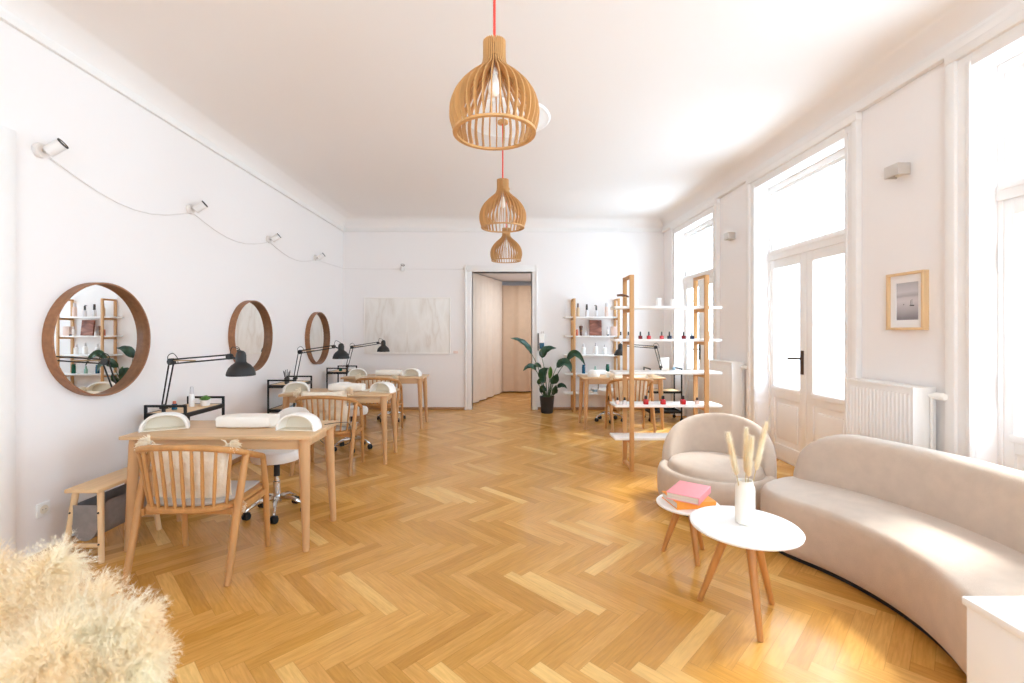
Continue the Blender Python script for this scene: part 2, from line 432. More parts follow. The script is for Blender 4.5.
# back wall with the doorway
DX0, DX1, DZ = -0.555, 0.52, 2.47
w = MB()
w.box(XL, DX0, YB, YB + 0.2, 0, ZR + 0.05); w.box(DX1, XR, YB, YB + 0.2, 0, ZR + 0.05); w.box(DX0, DX1, YB, YB + 0.2, DZ, ZR + 0.05)
struct(w.build('wall_back', 'wall', smooth=False))
d = thing('door_5', None, None, kind='structure')
c = MB()
c.box(DX0 - 0.12, DX0, YB - 0.03, YB + 0.21, 0, DZ + 0.11, 0.006); c.box(DX1, DX1 + 0.09, YB - 0.03, YB + 0.21, 0, DZ + 0.11, 0.006)
c.box(DX0 - 0.12, DX1 + 0.09, YB - 0.032, YB + 0.21, DZ, DZ + 0.115, 0.006)
c.box(DX0 - 0.13, DX0 - 0.095, YB - 0.045, YB, 0, DZ + 0.12, 0.006); c.box(DX1 + 0.065, DX1 + 0.1, YB - 0.045, YB, 0, DZ + 0.12, 0.006)
c.build('casing', 'trim', d)
# hall behind the doorway
w = MB()
w.box(-1.3, -1.2, YB + 0.2, 10.75, 0, 2.6); w.box(1.2, 1.3, YB + 0.2, 10.75, 0, 2.6); w.box(-1.3, 1.3, 10.75, 10.85, 0, 2.6)
struct(w.build('wall_hall', 'hall', smooth=False))
struct(MB().box(-1.3, 1.3, YB + 0.2, 10.85, 2.55, 2.65).build('ceiling_hall', 'hall', smooth=False))

# unseen rear wall; its broad glazed opening is invented to let in fill light
REAR_W = 1.0
w = MB()
w.box(XL, -REAR_W, YF - 0.2, YF, 0, ZR + 0.05); w.box(REAR_W, XR, YF - 0.2, YF, 0, ZR + 0.05)
w.box(-REAR_W, REAR_W, YF - 0.2, YF, 2.9, ZR + 0.05); w.box(-REAR_W, REAR_W, YF - 0.2, YF, 0, 0.6)
struct(w.build('wall_front', 'wall', smooth=False))
wn = thing('fill_window_1', None, None, kind='structure')
c = MB()
for x in (-REAR_W, -0.04, REAR_W - 0.08): c.box(x, x + 0.08, YF - 0.12, YF - 0.04, 0.6, 2.9, 0.004)
for z in (0.6, 2.82): c.box(-REAR_W, REAR_W, YF - 0.12, YF - 0.04, z, z + 0.08, 0.004)
c.build('window_frame', 'trim', wn)
MB().box(-REAR_W, REAR_W, YF - 0.085, YF - 0.08, 0.6, 2.9).build('pane', 'glass', wn, smooth=False)

# right wall with three tall balcony doors (plus an unseen opening added for light)
OPEN = [(6.27, 7.66), (3.85, 5.23), (1.43, 2.81), (-0.99, 0.39)]
OZ = 3.03
w = MB()
ys = [YB + 0.2]
for a, b in OPEN: ys += [b, a]
ys.append(YF)
for k in range(0, len(ys), 2): w.box(XR, XR + 0.34, ys[k + 1], ys[k], 0, ZR + 0.05)
for a, b in OPEN: w.box(XR, XR + 0.34, a, b, OZ, ZR + 0.05)
struct(w.build('wall_right', 'wall', smooth=False))

def balcony_door(i, y0, y1):
    d = thing('door_%d' % i, None, None, kind='structure')
    X = 3.02
    c = MB()
    for s, ya in ((1, y1), (-1, y0)):
        a, b = sorted((ya, ya + s * 0.135)); c.box(XR - 0.028, XR, a, b, 0, ZR - 0.05, 0.004)
        a, b = sorted((ya + s * 0.085, ya + s * 0.15)); c.box(XR - 0.05, XR, a, b, 0, ZR - 0.03, 0.006)
        a, b = sorted((ya + s * 0.003, ya + s * 0.03)); c.box(XR - 0.036, XR, a, b, 0, OZ + 0.03, 0.004)
    c.box(XR - 0.03, XR, y0, y1, OZ, ZR - 0.03, 0.004)
    c.box(XR - 0.054, XR, y0 - 0.153, y1 + 0.153, ZR - 0.09, ZR - 0.028, 0.006)
    c.build('casing', 'trim', d)
    f = MB()
    f.box(X, X + 0.08, y0, y0 + 0.145, 0, OZ, 0.004); f.box(X, X + 0.08, y1 - 0.025, y1, 0, OZ, 0.004)
    f.box(X + 0.002, X + 0.08, y0, y1, OZ - 0.06, OZ, 0.004); f.box(X - 0.012, X + 0.085, y0, y1, 2.2, 2.29, 0.006)
    f.box(X - 0.022, X, y0 + 0.02, y1 - 0.02, 2.26, 2.3, 0.006)
    f.box(X + 0.01, X + 0.06, y0, y1, 0, 0.03, 0.004)
    f.build('frame', 'trim', d)
    tw = MB()
    for a, b in ((y0 + 0.145, y0 + 0.185), (y1 - 0.065, y1 - 0.025)): tw.box(X + 0.015, X + 0.06, a, b, 2.29, OZ - 0.06, 0.004)
    tw.box(X + 0.017, X + 0.058, y0 + 0.147, y1 - 0.027, 2.292, 2.325, 0.004); tw.box(X + 0.017, X + 0.058, y0 + 0.147, y1 - 0.027, OZ - 0.095, OZ - 0.06, 0.004)
    tw.box(X + 0.03, X + 0.05, (y0 + y1) / 2 - 0.2, (y0 + y1) / 2 - 0.185, 2.32, OZ - 0.09)
    t = tw.build('transom_sash', 'trim', d)
    MB().box(X + 0.036, X + 0.04, y0 + 0.16, y1 - 0.04, 2.31, OZ - 0.08).build('pane', 'glass', t, smooth=False)
    ym = (y0 + y1) / 2 + 0.06
    for k, (A, B) in enumerate(((y0 + 0.145, ym - 0.002), (ym + 0.002, y1 - 0.025))):
        l = MB()
        st = 0.08
        sa, sb = (0.06, 0.1) if k == 0 else (0.1, 0.06)
        l.box(X + 0.01, X + 0.055, A, A + sa, 0.03, 2.2, 0.004); l.box(X + 0.01, X + 0.055, B - sb, B, 0.03, 2.2, 0.004)
        a, b = A + sa - st, B - sb + st
        l.box(X + 0.01, X + 0.055, a + st, b - st, 2.1, 2.2, 0.004); l.box(X + 0.01, X + 0.055, a + st, b - st, 0.68, 0.81, 0.004)
        l.box(X + 0.01, X + 0.055, a + st, b - st, 0.03, 0.17, 0.004)
        l.box(X + 0.028, X + 0.05, a + st, b - st, 0.17, 0.68)
        l.box(X + 0.016, X + 0.04, a + st + 0.05, b - st - 0.05, 0.23, 0.62, 0.012)
        for z in (0.8,): l.box(X - 0.002, X + 0.02, a + st - 0.02, b - st + 0.02, z - 0.05, z, 0.006)
        lf = l.build('door_leaf', 'trim', d)
        g = MB(); g.box(X + 0.03, X + 0.034, a + st - 0.01, b - st + 0.01, 0.8, 2.11)
        g.build('pane', 'glass', lf, smooth=False)
        if k == 1:
            h = MB()
            h.box(X - 0.004, X + 0.012, A + 0.03, A + 0.068, 0.97, 1.21, 0.003)
            h.tube([(X, A + 0.05, 1.13), (X - 0.05, A + 0.05, 1.13), (X - 0.052, A + 0.07, 1.13), (X - 0.05, A + 0.19, 1.125)], 0.0125, 8)
            h.build('handle', 'bronze', lf)
        hg = MB()
        yh = A - 0.004 if k == 0 else B + 0.004
        for z in (0.35, 1.05, 1.85): hg.lathe([(0.002, -0.09), (0.007, -0.08), (0.009, -0.07), (0.009, 0.07), (0.007, 0.08), (0.002, 0.09)], 8, (X - 0.006, yh, z))
        hg.build('hinge', 'white_plastic', lf)
    return d
for i, (a, b) in enumerate(OPEN[:3]): balcony_door(i + 1, a, b)
wn = thing('fill_window_2', None, None, kind='structure')  # added glazing behind the camera, only there to let in more daylight
a, b = OPEN[3]
c = MB()
for y in (a, b - 0.08): c.box(3.02, 3.1, y, y + 0.08, 0, OZ, 0.004)
for z in (0, 2.2, OZ - 0.08): c.box(3.02, 3.1, a, b, z, z + 0.08, 0.004)
c.build('window_frame', 'trim', wn); MB().box(3.05, 3.055, a, b, 0, OZ).build('pane', 'glass', wn, smooth=False)

# picture rail and skirting
def strip(name, mat, segs):
    m = MB()
    for s in segs: m.box(*s[:6], bevel=s[6])
    return struct(m.build(name, mat))
strip('trim_1', 'trim', [(XL, XL + 0.03, YF, YB, ZR - 0.015, ZR + 0.03, 0.008), (XL, XL + 0.015, YF, YB, ZR + 0.03, ZR + 0.06, 0.005)])
strip('trim_2', 'trim', [(XL, XR, YB - 0.03, YB, ZR - 0.015, ZR + 0.03, 0.008), (XL, XR, YB - 0.015, YB, ZR + 0.03, ZR + 0.06, 0.005)])
strip('trim_3', 'trim', [(XR - 0.05, XR, YF, YB, ZR - 0.03, ZR + 0.03, 0.01), (XR - 0.025, XR, YF, YB, ZR + 0.03, ZR + 0.065, 0.005)])
strip('baseboard_back', 'skirt', [(XL, DX0 - 0.13, YB - 0.02, YB, 0, 0.045, 0.005), (DX1 + 0.1, XR, YB - 0.02, YB, 0, 0.045, 0.005)])
strip('baseboard_left', 'skirt', [(XL, XL + 0.02, 2.69, YB, 0, 0.045, 0.005)])
strip('baseboard_right', 'skirt', [(XR - 0.02, XR, 7.81, YB, 0, 0.045, 0.005), (XR - 0.02, XR, 5.38, 6.12, 0, 0.045, 0.005), (XR - 0.02, XR, 2.96, 3.7, 0, 0.045, 0.005)])

# ---------------------------------------------------------------- desks
def make_desk():
    t = thing('desk', None, 'desk')
    MB().box(-0.61, 0.61, -0.265, 0.265, 0.716, 0.74, 0.006, 2).build('tabletop', 'oak_x', t)
    a = MB()
    a.box(-0.53, 0.53, -0.215, -0.195, 0.645, 0.716, 0.002); a.box(-0.53, 0.53, 0.195, 0.215, 0.645, 0.716, 0.002)
    a.box(-0.545, -0.525, -0.2, 0.2, 0.645, 0.716, 0.002); a.box(0.525, 0.545, -0.2, 0.2, 0.645, 0.716, 0.002)
    a.build('apron', 'oak_x', t)
    for sx in (-1, 1):
        for sy in (-1, 1):
            l = MB()
            p0 = V((sx * 0.545, sy * 0.205, 0.716)); p1 = V((sx * 0.572, sy * 0.238, 0.0))
            P = [p0, p0.lerp(p1, 0.06), p0.lerp(p1, 0.4), p0.lerp(p1, 0.98), p1]
            l.tube(P, [0.036, 0.036, 0.031, 0.02, 0.018], 14)
            l.build('leg', 'oak', t)
    return t
desk = make_desk()
DESKS = [(-1.833, 3.185), (-1.79, 5.11), (-1.745, 6.89), (1.735, 6.83)]
dl = ['oak desk nearest the camera, before the near round mirror', 'oak desk between the near and far desks of the left row',
      'oak desk furthest back in the left row, before the marble picture', 'oak desk by the back shelf, behind the tall oak display shelf']
for i, (x, y) in enumerate(DESKS):
    o = desk if i == 0 else copy_tree(desk)
    place(o, (x, y, 0), 0, dl[i], 'oak manicure desks'); o.scale = ((1, 0.95, 0.98, 0.97)[i], 1, 1)

# ---------------------------------------------------------------- spindle chairs
def make_chair():
    t = thing('spindle_chair', None, 'chair')
    # curved top rail and arms
    half = [(0.262, 0.185, 0.565), (0.266, 0.174, 0.602), (0.272, 0.13, 0.622), (0.285, 0.03, 0.655), (0.292, -0.06, 0.688), (0.284, -0.13, 0.716), (0.24, -0.195, 0.742), (0.14, -0.235, 0.760), (0, -0.248, 0.766)]
    pts = half + [(-x, y, z) for x, y, z in reversed(half[:-1])]
    MB().tube(catmull(pts, 5), 0.0165, 12, flat=1.1).build('top_rail', 'oak_chair', t)
    rail = catmull(pts, 10)
    for s in (-1, 1):
        MB().tube([(s * 0.284, -0.245, 0.0), (s * 0.284, -0.235, 0.02), (s * 0.284, -0.15, 0.36), (s * 0.29, -0.062, 0.69)], [0.015, 0.017, 0.022, 0.019], 12).build('leg', 'oak_chair', t)
        MB().tube([(s * 0.27, 0.232, 0), (s * 0.27, 0.228, 0.02), (s * 0.267, 0.205, 0.4), (s * 0.263, 0.184, 0.58)], [0.014, 0.016, 0.019, 0.017], 12).build('leg', 'oak_chair', t)
    # seat: board with a curved back edge
    def outline(g):
        P = []
        for i in range(17):
            a = PI + PI * i / 16
            c_, s_ = math.cos(a), math.sin(a)
            P.append((abs(c_) ** 0.7 * math.copysign(1, c_) * (0.265 - g), -0.06 + s_ * (0.165 - g)))
        P += [(0.255 - g, 0.225 - g), (-0.255 + g, 0.225 - g)]
        return P
    m = MB()
    m.rings([[(x, y, z) for x, y in outline(g)] for g, z in ((0.012, 0.388), (0.0, 0.395), (0.0, 0.412), (0.012, 0.42))])
    m.build('seat', 'oak_chair', t, ang=50)
    m = MB()
    m.rings([[(x, y, z) for x, y in outline(g)] for g, z in ((0.035, 0.42), (0.025, 0.428), (0.025, 0.438), (0.045, 0.446))])
    m.build('seat_pad', 'seatpad', t, ang=50)
    a = MB()
    a.box(-0.265, 0.265, -0.135, -0.11, 0.352, 0.39, 0.004); a.box(-0.26, 0.26, 0.185, 0.215, 0.345, 0.39, 0.004)
    for s in (-1, 1): a.box(s * 0.262 - 0.012, s * 0.262 + 0.012, -0.15, 0.2, 0.351, 0.389, 0.004)
    a.build('seat_frame', 'oak_chair', t)
    n = 10
    for k in range(n):
        f = -1 + 2 * k / (n - 1)
        xb = f * 0.222; cc = (abs(xb) / 0.25) ** (1 / 0.7); ss = -math.sqrt(max(0, 1 - cc * cc))
        b = V((xb, -0.06 + ss * 0.15, 0.41))
        top = min(rail, key=lambda p: abs(p.x - f * 0.262) + (10 if p.y > -0.08 else 0))
        MB().tube([b, b.lerp(top, 0.35), b.lerp(top, 0.7), top], [0.0085, 0.0105, 0.0095, 0.008], 8).build('spindle', 'oak_chair', t)
    return t
def strands(m, c, d, n, ln, spread, wd):
    d = V(d).normalized()
    for _ in range(n):
        r = V((random.gauss(0, 1), random.gauss(0, 1), random.gauss(0, 1))) * spread
        e = V(c) + (d + r).normalized() * ln * random.uniform(0.7, 1.1)
        m.tube([c, V(c).lerp(e, 0.5) + V((0, 0, 0.008)), e + V((0, 0, -0.012))], [wd, wd * 0.9, wd * 0.3], 4)
def make_cushion(tassels=((-1, 1), (1, 1), (1, -1))):
    t = thing('cushion', None, 'cushion')
    m = MB(); n = 22; w, h, th = 0.235, 0.19, 0.07
    def g(u, v, s):
        e = max(0, (1 - abs(u) ** 2.6)) ** 0.5 * max(0, (1 - abs(v) ** 2.6)) ** 0.5
        x = u * w * (1 - 0.07 * (1 - v * v) * abs(u) ** 3); z = v * h * (1 - 0.07 * (1 - u * u) * abs(v) ** 3)
        wr = 0.006 * math.sin(9 * u + 5 * v) + 0.004 * math.sin(17 * v - 6 * u)
        return V((x, s * (th * e + wr * e), z))
    for s in (-1, 1):
        G = [[m.bm.verts.new(g(-1 + 2 * i / n, -1 + 2 * j / n, s)) for i in range(n + 1)] for j in range(n + 1)]
        for j in range(n):
            for i in range(n): m.bm.faces.new((G[j][i], G[j][i + 1], G[j + 1][i + 1], G[j + 1][i]))
    m.build('cushion_cover', 'cushion', t, ang=180)
    for sx, sz in tassels:
        q = MB(); c = V((sx * w * 0.97, 0, sz * h * 0.97))
        q.sphere(c + V((sx * 0.004, 0, sz * 0.004)), 0.017, 8)
        strands(q, c, (sx * 0.9, -0.1, 0.15 * sz), 130, 0.066, 0.5, 0.0048)
        q.build('tassel', 'tassel', t)
    return t
chair = make_chair()
CHAIRS = [((-1.81, 2.785), 0.0), ((-1.775, 4.715), 0.0), ((-1.735, 6.47), 0.0), ((1.76, 6.42), 0.0)]
cl = ['oak spindle armchair drawn up to the nearest desk', 'oak spindle armchair at the middle desk of the left row',
      'oak spindle armchair at the furthest desk of the left row', 'oak spindle armchair seen behind the tall oak display shelf']
for i, ((x, y), r) in enumerate(CHAIRS):
    o = chair if i == 0 else copy_tree(chair)
    place(o, (x, y, 0), r, cl[i], 'oak spindle armchairs')
cus = make_cushion()
cuw = ['cream tasselled cushion in the nearest spindle armchair', 'cream tasselled cushion in the armchair at the middle desk',
       'cream tasselled cushion in the armchair at the furthest left desk', 'cream tasselled cushion in the armchair behind the display shelf']
for i, ((x, y), r) in enumerate(CHAIRS):
    o = cus if i == 0 else copy_tree(cus)
    o.location = (x - 0.005, y - 0.1, 0.572 + (0.0, 0.055, 0.02, 0.05)[i]); o.rotation_euler = (math.radians(11), math.radians((2, -2, 2, -2)[i]), 0)
    o['label'] = cuw[i]; o['group'] = 'tasselled cushions on the armchairs'

# ---------------------------------------------------------------- swivel stools
def make_stool():
    t = thing('swivel_stool', None, 'stool')
    MB().lathe([(0.15, 0.415), (0.172, 0.42), (0.18, 0.44), (0.18, 0.475), (0.168, 0.495), (0.12, 0.505), (0.01, 0.508)], 32).build('seat', 'white_leather', t)
    m = MB(); m.lathe([(0.026, 0.10), (0.026, 0.25), (0.02, 0.255), (0.02, 0.30)], 16); m.lathe([(0.05, 0.4), (0.05, 0.415)], 16)
    m.build('column', 'chrome', t)
    MB().lathe([(0.022, 0.29), (0.021, 0.40), (0.05, 0.41)], 16).build('gas_sleeve', 'black_rubber', t)
    b = MB()
    for k in range(5):
        a = 2 * PI * k / 5 + 0.35
        c, s = math.cos(a), math.sin(a)
        b.tube([(0.02 * c, 0.02 * s, 0.125), (0.12 * c, 0.12 * s, 0.115), (0.2 * c, 0.2 * s, 0.075), (0.212 * c, 0.212 * s, 0.06)], [0.02, 0.016, 0.011, 0.009], 8)
    b.lathe([(0.035, 0.09), (0.038, 0.11), (0.035, 0.14)], 16)
    b.build('star_base', 'chrome', t)
    for k in range(5):
        a = 2 * PI * k / 5 + 0.35
        q = MB()
        cx, cy = 0.21 * math.cos(a), 0.21 * math.sin(a)
        for s in (-1, 1):
            q.lathe([(0.006, -0.009), (0.024, -0.009), (0.027, -0.004), (0.027, 0.004), (0.024, 0.009), (0.006, 0.009)], 14, (cx + s * 0.0125, cy, 0.027), 'X')
        q.box(cx - 0.022, cx + 0.022, cy - 0.012, cy + 0.02, 0.03, 0.056, 0.006)
        q.build('caster', 'black_rubber', t)
    # low curved backrest on the far side
    rs = []
    for i in range(17):
        a = math.radians(90 + (i - 8) * 5.6)
        e = max(0.05, 1 - abs((i - 8) / 8) ** 3)
        hh = 0.085 * e ** 0.6
        ring = []
        for k in range(12):
            q = 2 * PI * k / 12
            r = 0.235 + 0.022 * e * math.cos(q)
            ring.append((r * math.cos(a), r * math.sin(a), 0.70 + hh * math.sin(q)))
        rs.append(ring)
    MB().rings(rs).build('backrest', 'white_leather', t, ang=60)
    MB().tube([(0, 0.08, 0.41), (0, 0.2, 0.40), (0, 0.255, 0.44), (0, 0.25, 0.66)], 0.011, 10).build('back_bar', 'chrome', t)
    return t
stool = make_stool()
STOOLS = [((-1.75, 3.56), 0.3), ((-1.80, 5.5), 0.9), ((-1.77, 7.27), 0.1), ((1.66, 7.2), 0.5)]
sl = ['white swivel stool on chrome base behind the nearest desk', 'white swivel stool on chrome base behind the middle desk',
      'white swivel stool on chrome base behind the furthest left desk', 'white swivel stool on chrome base between desk and back shelf']
for i, ((x, y), r) in enumerate(STOOLS):
    o = stool if i == 0 else copy_tree(stool)
    place(o, (x, y, 0), r if i else -0.3, sl[i], 'white swivel stools')

# ---------------------------------------------------------------- nail lamps, arm pads
def make_uv():
    t = thing('nail_lamp', None, 'lamp')
    def arch(w, h, y, z0=0.0):
        return [(w * math.copysign(abs(math.cos(PI * k / 20)) ** 0.85, math.cos(PI * k / 20)), y, z0 + h * math.sin(PI * k / 20) ** 0.9) for k in range(21)]
    m = MB()
    m.rings([arch(0.126, 0.096, 0.03, 0.006), arch(0.126, 0.096, -0.06, 0.006), arch(0.132, 0.104, -0.074, 0.003), arch(0.143, 0.113, -0.075), arch(0.149, 0.118, -0.066), arch(0.149, 0.118, 0.02), arch(0.142, 0.112, 0.05), arch(0.125, 0.1, 0.07), arch(0.1, 0.08, 0.08)], closed=False, cap0=False, cap1=False)
    m.bm.faces.new([m.bm.verts.new(p) for p in arch(0.1, 0.08, 0.08)])
    m.build('shell', 'white_plastic', t, ang=50)
    q = MB(); q.bm.faces.new([q.bm.verts.new(p) for p in arch(0.126, 0.096, 0.029, 0.006)]); q.box(-0.132, 0.132, -0.068, 0.04, 0.0, 0.007)
    q.build('inner_tray', 'cream_plastic', t)
    return t
uv = make_uv()
def cordlet(t, pts):
    MB().tube(catmull(pts, 5), 0.003, 6).build('cord', 'cord_black', t)
UVS = [((-2.31, 3.15), 0.5), ((-1.385, 3.14), -0.08), ((-2.28, 5.08), 0.3), ((-1.315, 5.06), -0.35), ((-2.17, 6.86), 0.25), ((-1.35, 6.86), -0.2)]
ul = ['white arched nail lamp at the left end of the nearest desk', 'white arched nail lamp at the right end of the nearest desk',
      'white arched nail lamp at the wall end of the middle desk', 'white arched nail lamp at the aisle end of the middle desk',
      'white arched nail lamp at the wall end of the furthest left desk', 'white arched nail lamp at the aisle end of the furthest left desk']
for i, ((x, y), r) in enumerate(UVS):
    o = uv if i == 0 else copy_tree(uv)
    place(o, (x, y, 0.741), r, ul[i], 'white nail lamps'); o.scale = (0.93, 0.93, 0.95)
pad = None
def make_pad():
    t = thing('arm_rest', None, 'cushion')
    rs = []
    for i in range(13):
        x = -0.185 + 0.37 * i / 12; e = 1 - 0.12 * abs(i / 6 - 1) ** 4
        rs.append([(x, 0.085 * e * math.copysign(abs(math.cos(a)) ** 0.35, math.cos(a)), 0.04 + 0.04 * e * math.copysign(abs(math.sin(a)) ** 0.35, math.sin(a))) for a in [2 * PI * k / 24 for k in range(24)]])
    MB().rings(rs).build('pad', 'pad', t, ang=60)
    m = MB(); m.box(-0.2, 0.235, -0.05, 0.07, 0.0, 0.006, 0.002)
    m.build('towel', 'pad', t)
    return t
pad = make_pad()
PADS = [((-1.79, 3.235), 0.0), ((-1.745, 5.15), 0.0), ((-1.72, 6.95), 0.0), ((1.70, 6.66), 0.0)]
pl = ['white padded arm rest in the centre of the nearest desk', 'white padded arm rest on the middle desk',
      'white padded arm rest on the furthest left desk', 'white padded arm rest on the desk behind the display shelf']
for i, ((x, y), r) in enumerate(PADS):
    o = pad if i == 0 else copy_tree(pad)
    place(o, (x, y, 0.741), r, pl[i], 'white arm rests')
cord = MB().tube(catmull([(-1.27, 3.27, 0.745), (-1.18, 3.33, 0.747), (-1.135, 3.40, 0.72), (-1.17, 3.5, 0.56), (-1.35, 3.55, 0.53), (-1.42, 3.52, 0.6), (-1.5, 3.47, 0.72)], 6), 0.0026, 6).build('power_cord', 'cord_black')
tag(cord, 'thin black power cord hanging off the right end of nearest desk', 'cord')

# ---------------------------------------------------------------- trolleys
def make_trolley():
    t = thing('trolley', None, 'trolley')
    m = MB(); r = 0.009
    X0, X1, Y0, Y1 = -0.155, 0.155, -0.245, 0.245
    for x in (X0, X1):
        for y in (Y0, Y1): m.box(x - r, x + r, y - r, y + r, 0.05, 0.83, 0.002)
    for y in (Y0, Y1):
        m.box(X0, X1, y - r, y + r, 0.812, 0.83, 0.002)
    for z in (0.75, 0.46, 0.15):
        for y in (Y0, Y1): m.box(X0, X1, y - r, y + r, z - 0.02, z + 0.015, 0.002)
        for x in (X0, X1): m.box(x - r, x + r, Y0, Y1, z - 0.02, z + 0.015, 0.002)
        m.box(X0, X1, Y0, Y1, z - 0.014, z - 0.008)
    m.build('frame', 'black_metal', t)
    for z in (0.75, 0.46):
        MB().box(X0 + 0.012, X1 - 0.012, Y0 + 0.012, Y1 - 0.012, z - 0.006, z + 0.014, 0.003).build('tray', 'birch_y', t)
    for x in (X0, X1):
        for y in (Y0, Y1):
            q = MB(); q.lathe([(0.006, -0.01), (0.025, -0.01), (0.027, 0), (0.025, 0.01), (0.006, 0.01)], 12, (x, y, 0.027), 'X'); q.box(x - 0.012, x + 0.012, y - 0.012, y + 0.012, 0.03, 0.056)
            q.build('caster', 'black_rubber', t)
    return t
tro = make_trolley()
TROL = [((-2.645, 3.85), 0), ((-2.645, 5.73), 0), ((-2.62, 7.5), 0), ((2.53, 7.3), PI / 2)]
tl = ['black trolley with wooden trays behind the nearest desk', 'black trolley with wooden trays under the second mirror',
      'black trolley with wooden trays in the far left corner', 'black trolley with wooden trays seen through the display shelf']
for i, ((x, y), r) in enumerate(TROL):
    o = tro if i == 0 else copy_tree(tro)
    place(o, (x, y, 0), r, tl[i], 'black tray trolleys')

# ---------------------------------------------------------------- arm lamps
def arm_lamp(base, elbow, end, head, label):
    base, elbow, end, head = V(base), V(elbow), V(end), V(head)
    t = thing('arm_lamp', label, 'lamp', base, 0, 'black jointed arm lamps')
    L_ = lambda p: V(p) - base
    b, e, n, h = V((0, 0, 0)), L_(elbow), L_(end), L_(head)
    side = (n - e); side.z = 0; side = side.normalized()
    c = MB(); c.tube([b + V((0, 0, -0.075)), b + V((0, 0, 0.03))], 0.014, 10); c.box(-0.022, 0.022, -0.02, 0.02, -0.005, 0.02, 0.003); c.box(-0.022, 0.022, -0.02, 0.02, -0.09, -0.075, 0.003)
    c.build('clamp', 'lamp_black', t)
    lo = MB()
    o = side * 0.021
    for s in (-1, 1): lo.tube([b + o * s * 0.8 + V((0, 0, 0.02)), e + o * s], 0.0058, 8)
    lo.build('lower_arm', 'lamp_black', t)
    up = MB()
    q = V((0, 0, 0.017))
    for s in (-1, 1): up.tube([e + q * s, n + q * s * 0.85], 0.0058, 8)
    up.build('upper_arm', 'lamp_black', t)
    sp = MB(); sp.tube([e + q * 0.6, e.lerp(n, 0.42) - q * 0.5], 0.0055, 8); sp.build('spring', 'spring', t)
    perp = side.cross(V((0, 0, 1)))
    j = MB(); j.tube([e - perp * 0.018, e + perp * 0.018], 0.026, 14); j.build('joint', 'lamp_black', t)
    j = MB(); j.tube([n - perp * 0.016, n + perp * 0.016], 0.022, 12); j.tube([n, h + V((0, 0, 0.115))], 0.008, 8); j.build('joint', 'lamp_black', t)
    pr = [(0.098, 0.0), (0.1, 0.004), (0.097, 0.025), (0.085, 0.055), (0.064, 0.08), (0.042, 0.096), (0.036, 0.105), (0.036, 0.15), (0.03, 0.172), (0.018, 0.185), (0.004, 0.188)]
    inn = [(0.004, 0.088), (0.035, 0.085), (0.06, 0.073), (0.08, 0.05), (0.092, 0.022), (0.094, 0.0)]
    sh = MB(); sh.lathe(inn + pr, 28, h); sh.build('shade', 'lamp_black', t)
    bu = MB(); bu.sphere(h + V((0, 0, 0.045)), 0.03, 12); bu.build('bulb', 'bulb', t)
    k = MB()
    k.tube(catmull([e + V((-0.02, 0, -0.02)), e + V((-0.03, 0, 0.04)), e + V((0.01, 0, 0.065)), e + V((0.045, 0, 0.03)), e + V((0.05, 0, -0.01))], 6), 0.003, 6)
    k.tube(catmull([n, n + side * 0.02 + V((0, 0, 0.07)), n.lerp(h, 0.7) + V((0, 0, 0.16)), h + V((0, 0, 0.185))], 6), 0.003, 6)
    k.build('cord', 'cord_black', t)
arm_lamp((-2.685, 3.64, 0.80), (-2.594, 3.6, 1.17), (-2.08, 3.5, 1.215), (-1.965, 3.45, 1.076), 'black jointed lamp beside the near mirror, over nearest desk')
arm_lamp((-2.507, 5.55, 0.83), (-2.47, 5.6, 1.155), (-2.06, 5.6, 1.22), (-1.97, 5.6, 1.074), 'black jointed lamp clamped to the trolley under the second mirror')
arm_lamp((-2.47, 7.3, 0.84), (-2.43, 7.4, 1.15), (-2.01, 7.4, 1.217), (-1.925, 7.4, 1.077), 'black jointed lamp before the marble picture')
arm_lamp((2.45, 7.145, 0.84), (2.38, 7.17, 1.157), (1.91, 7.17, 1.19), (1.83, 7.17, 1.03), 'black jointed lamp behind the tall oak display shelf')

# ---------------------------------------------------------------- round mirrors
def make_mirror_obj():
    t = thing('round_mirror', None, 'mirror')
    # axis +X from the wall
    MB().lathe([(0.4, 0.0), (0.4, 0.066), (0.398, 0.068), (0.39, 0.068), (0.388, 0.066), (0.388, 0.0)], 72, (0, 0, 0), 'X', False, False).build('frame', 'walnut', t)
    MB().lathe([(0.389, 0.006), (0.389, 0.016)], 72, (0, 0, 0), 'X').build('mirror_glass', 'mirror', t)
    return t
mir = make_mirror_obj()
ml = ['round walnut framed mirror nearest the camera on left wall', 'middle round walnut framed mirror, behind the first black lamp', 'round walnut framed mirror furthest along the left wall']
for i, y in enumerate((3.26, 5.2, 7.06)):
    o = mir if i == 0 else copy_tree(mir)
    place(o, (XL + 0.001, y, (1.352, 1.355, 1.30)[i]), 0, ml[i], 'round mirrors on the left wall')

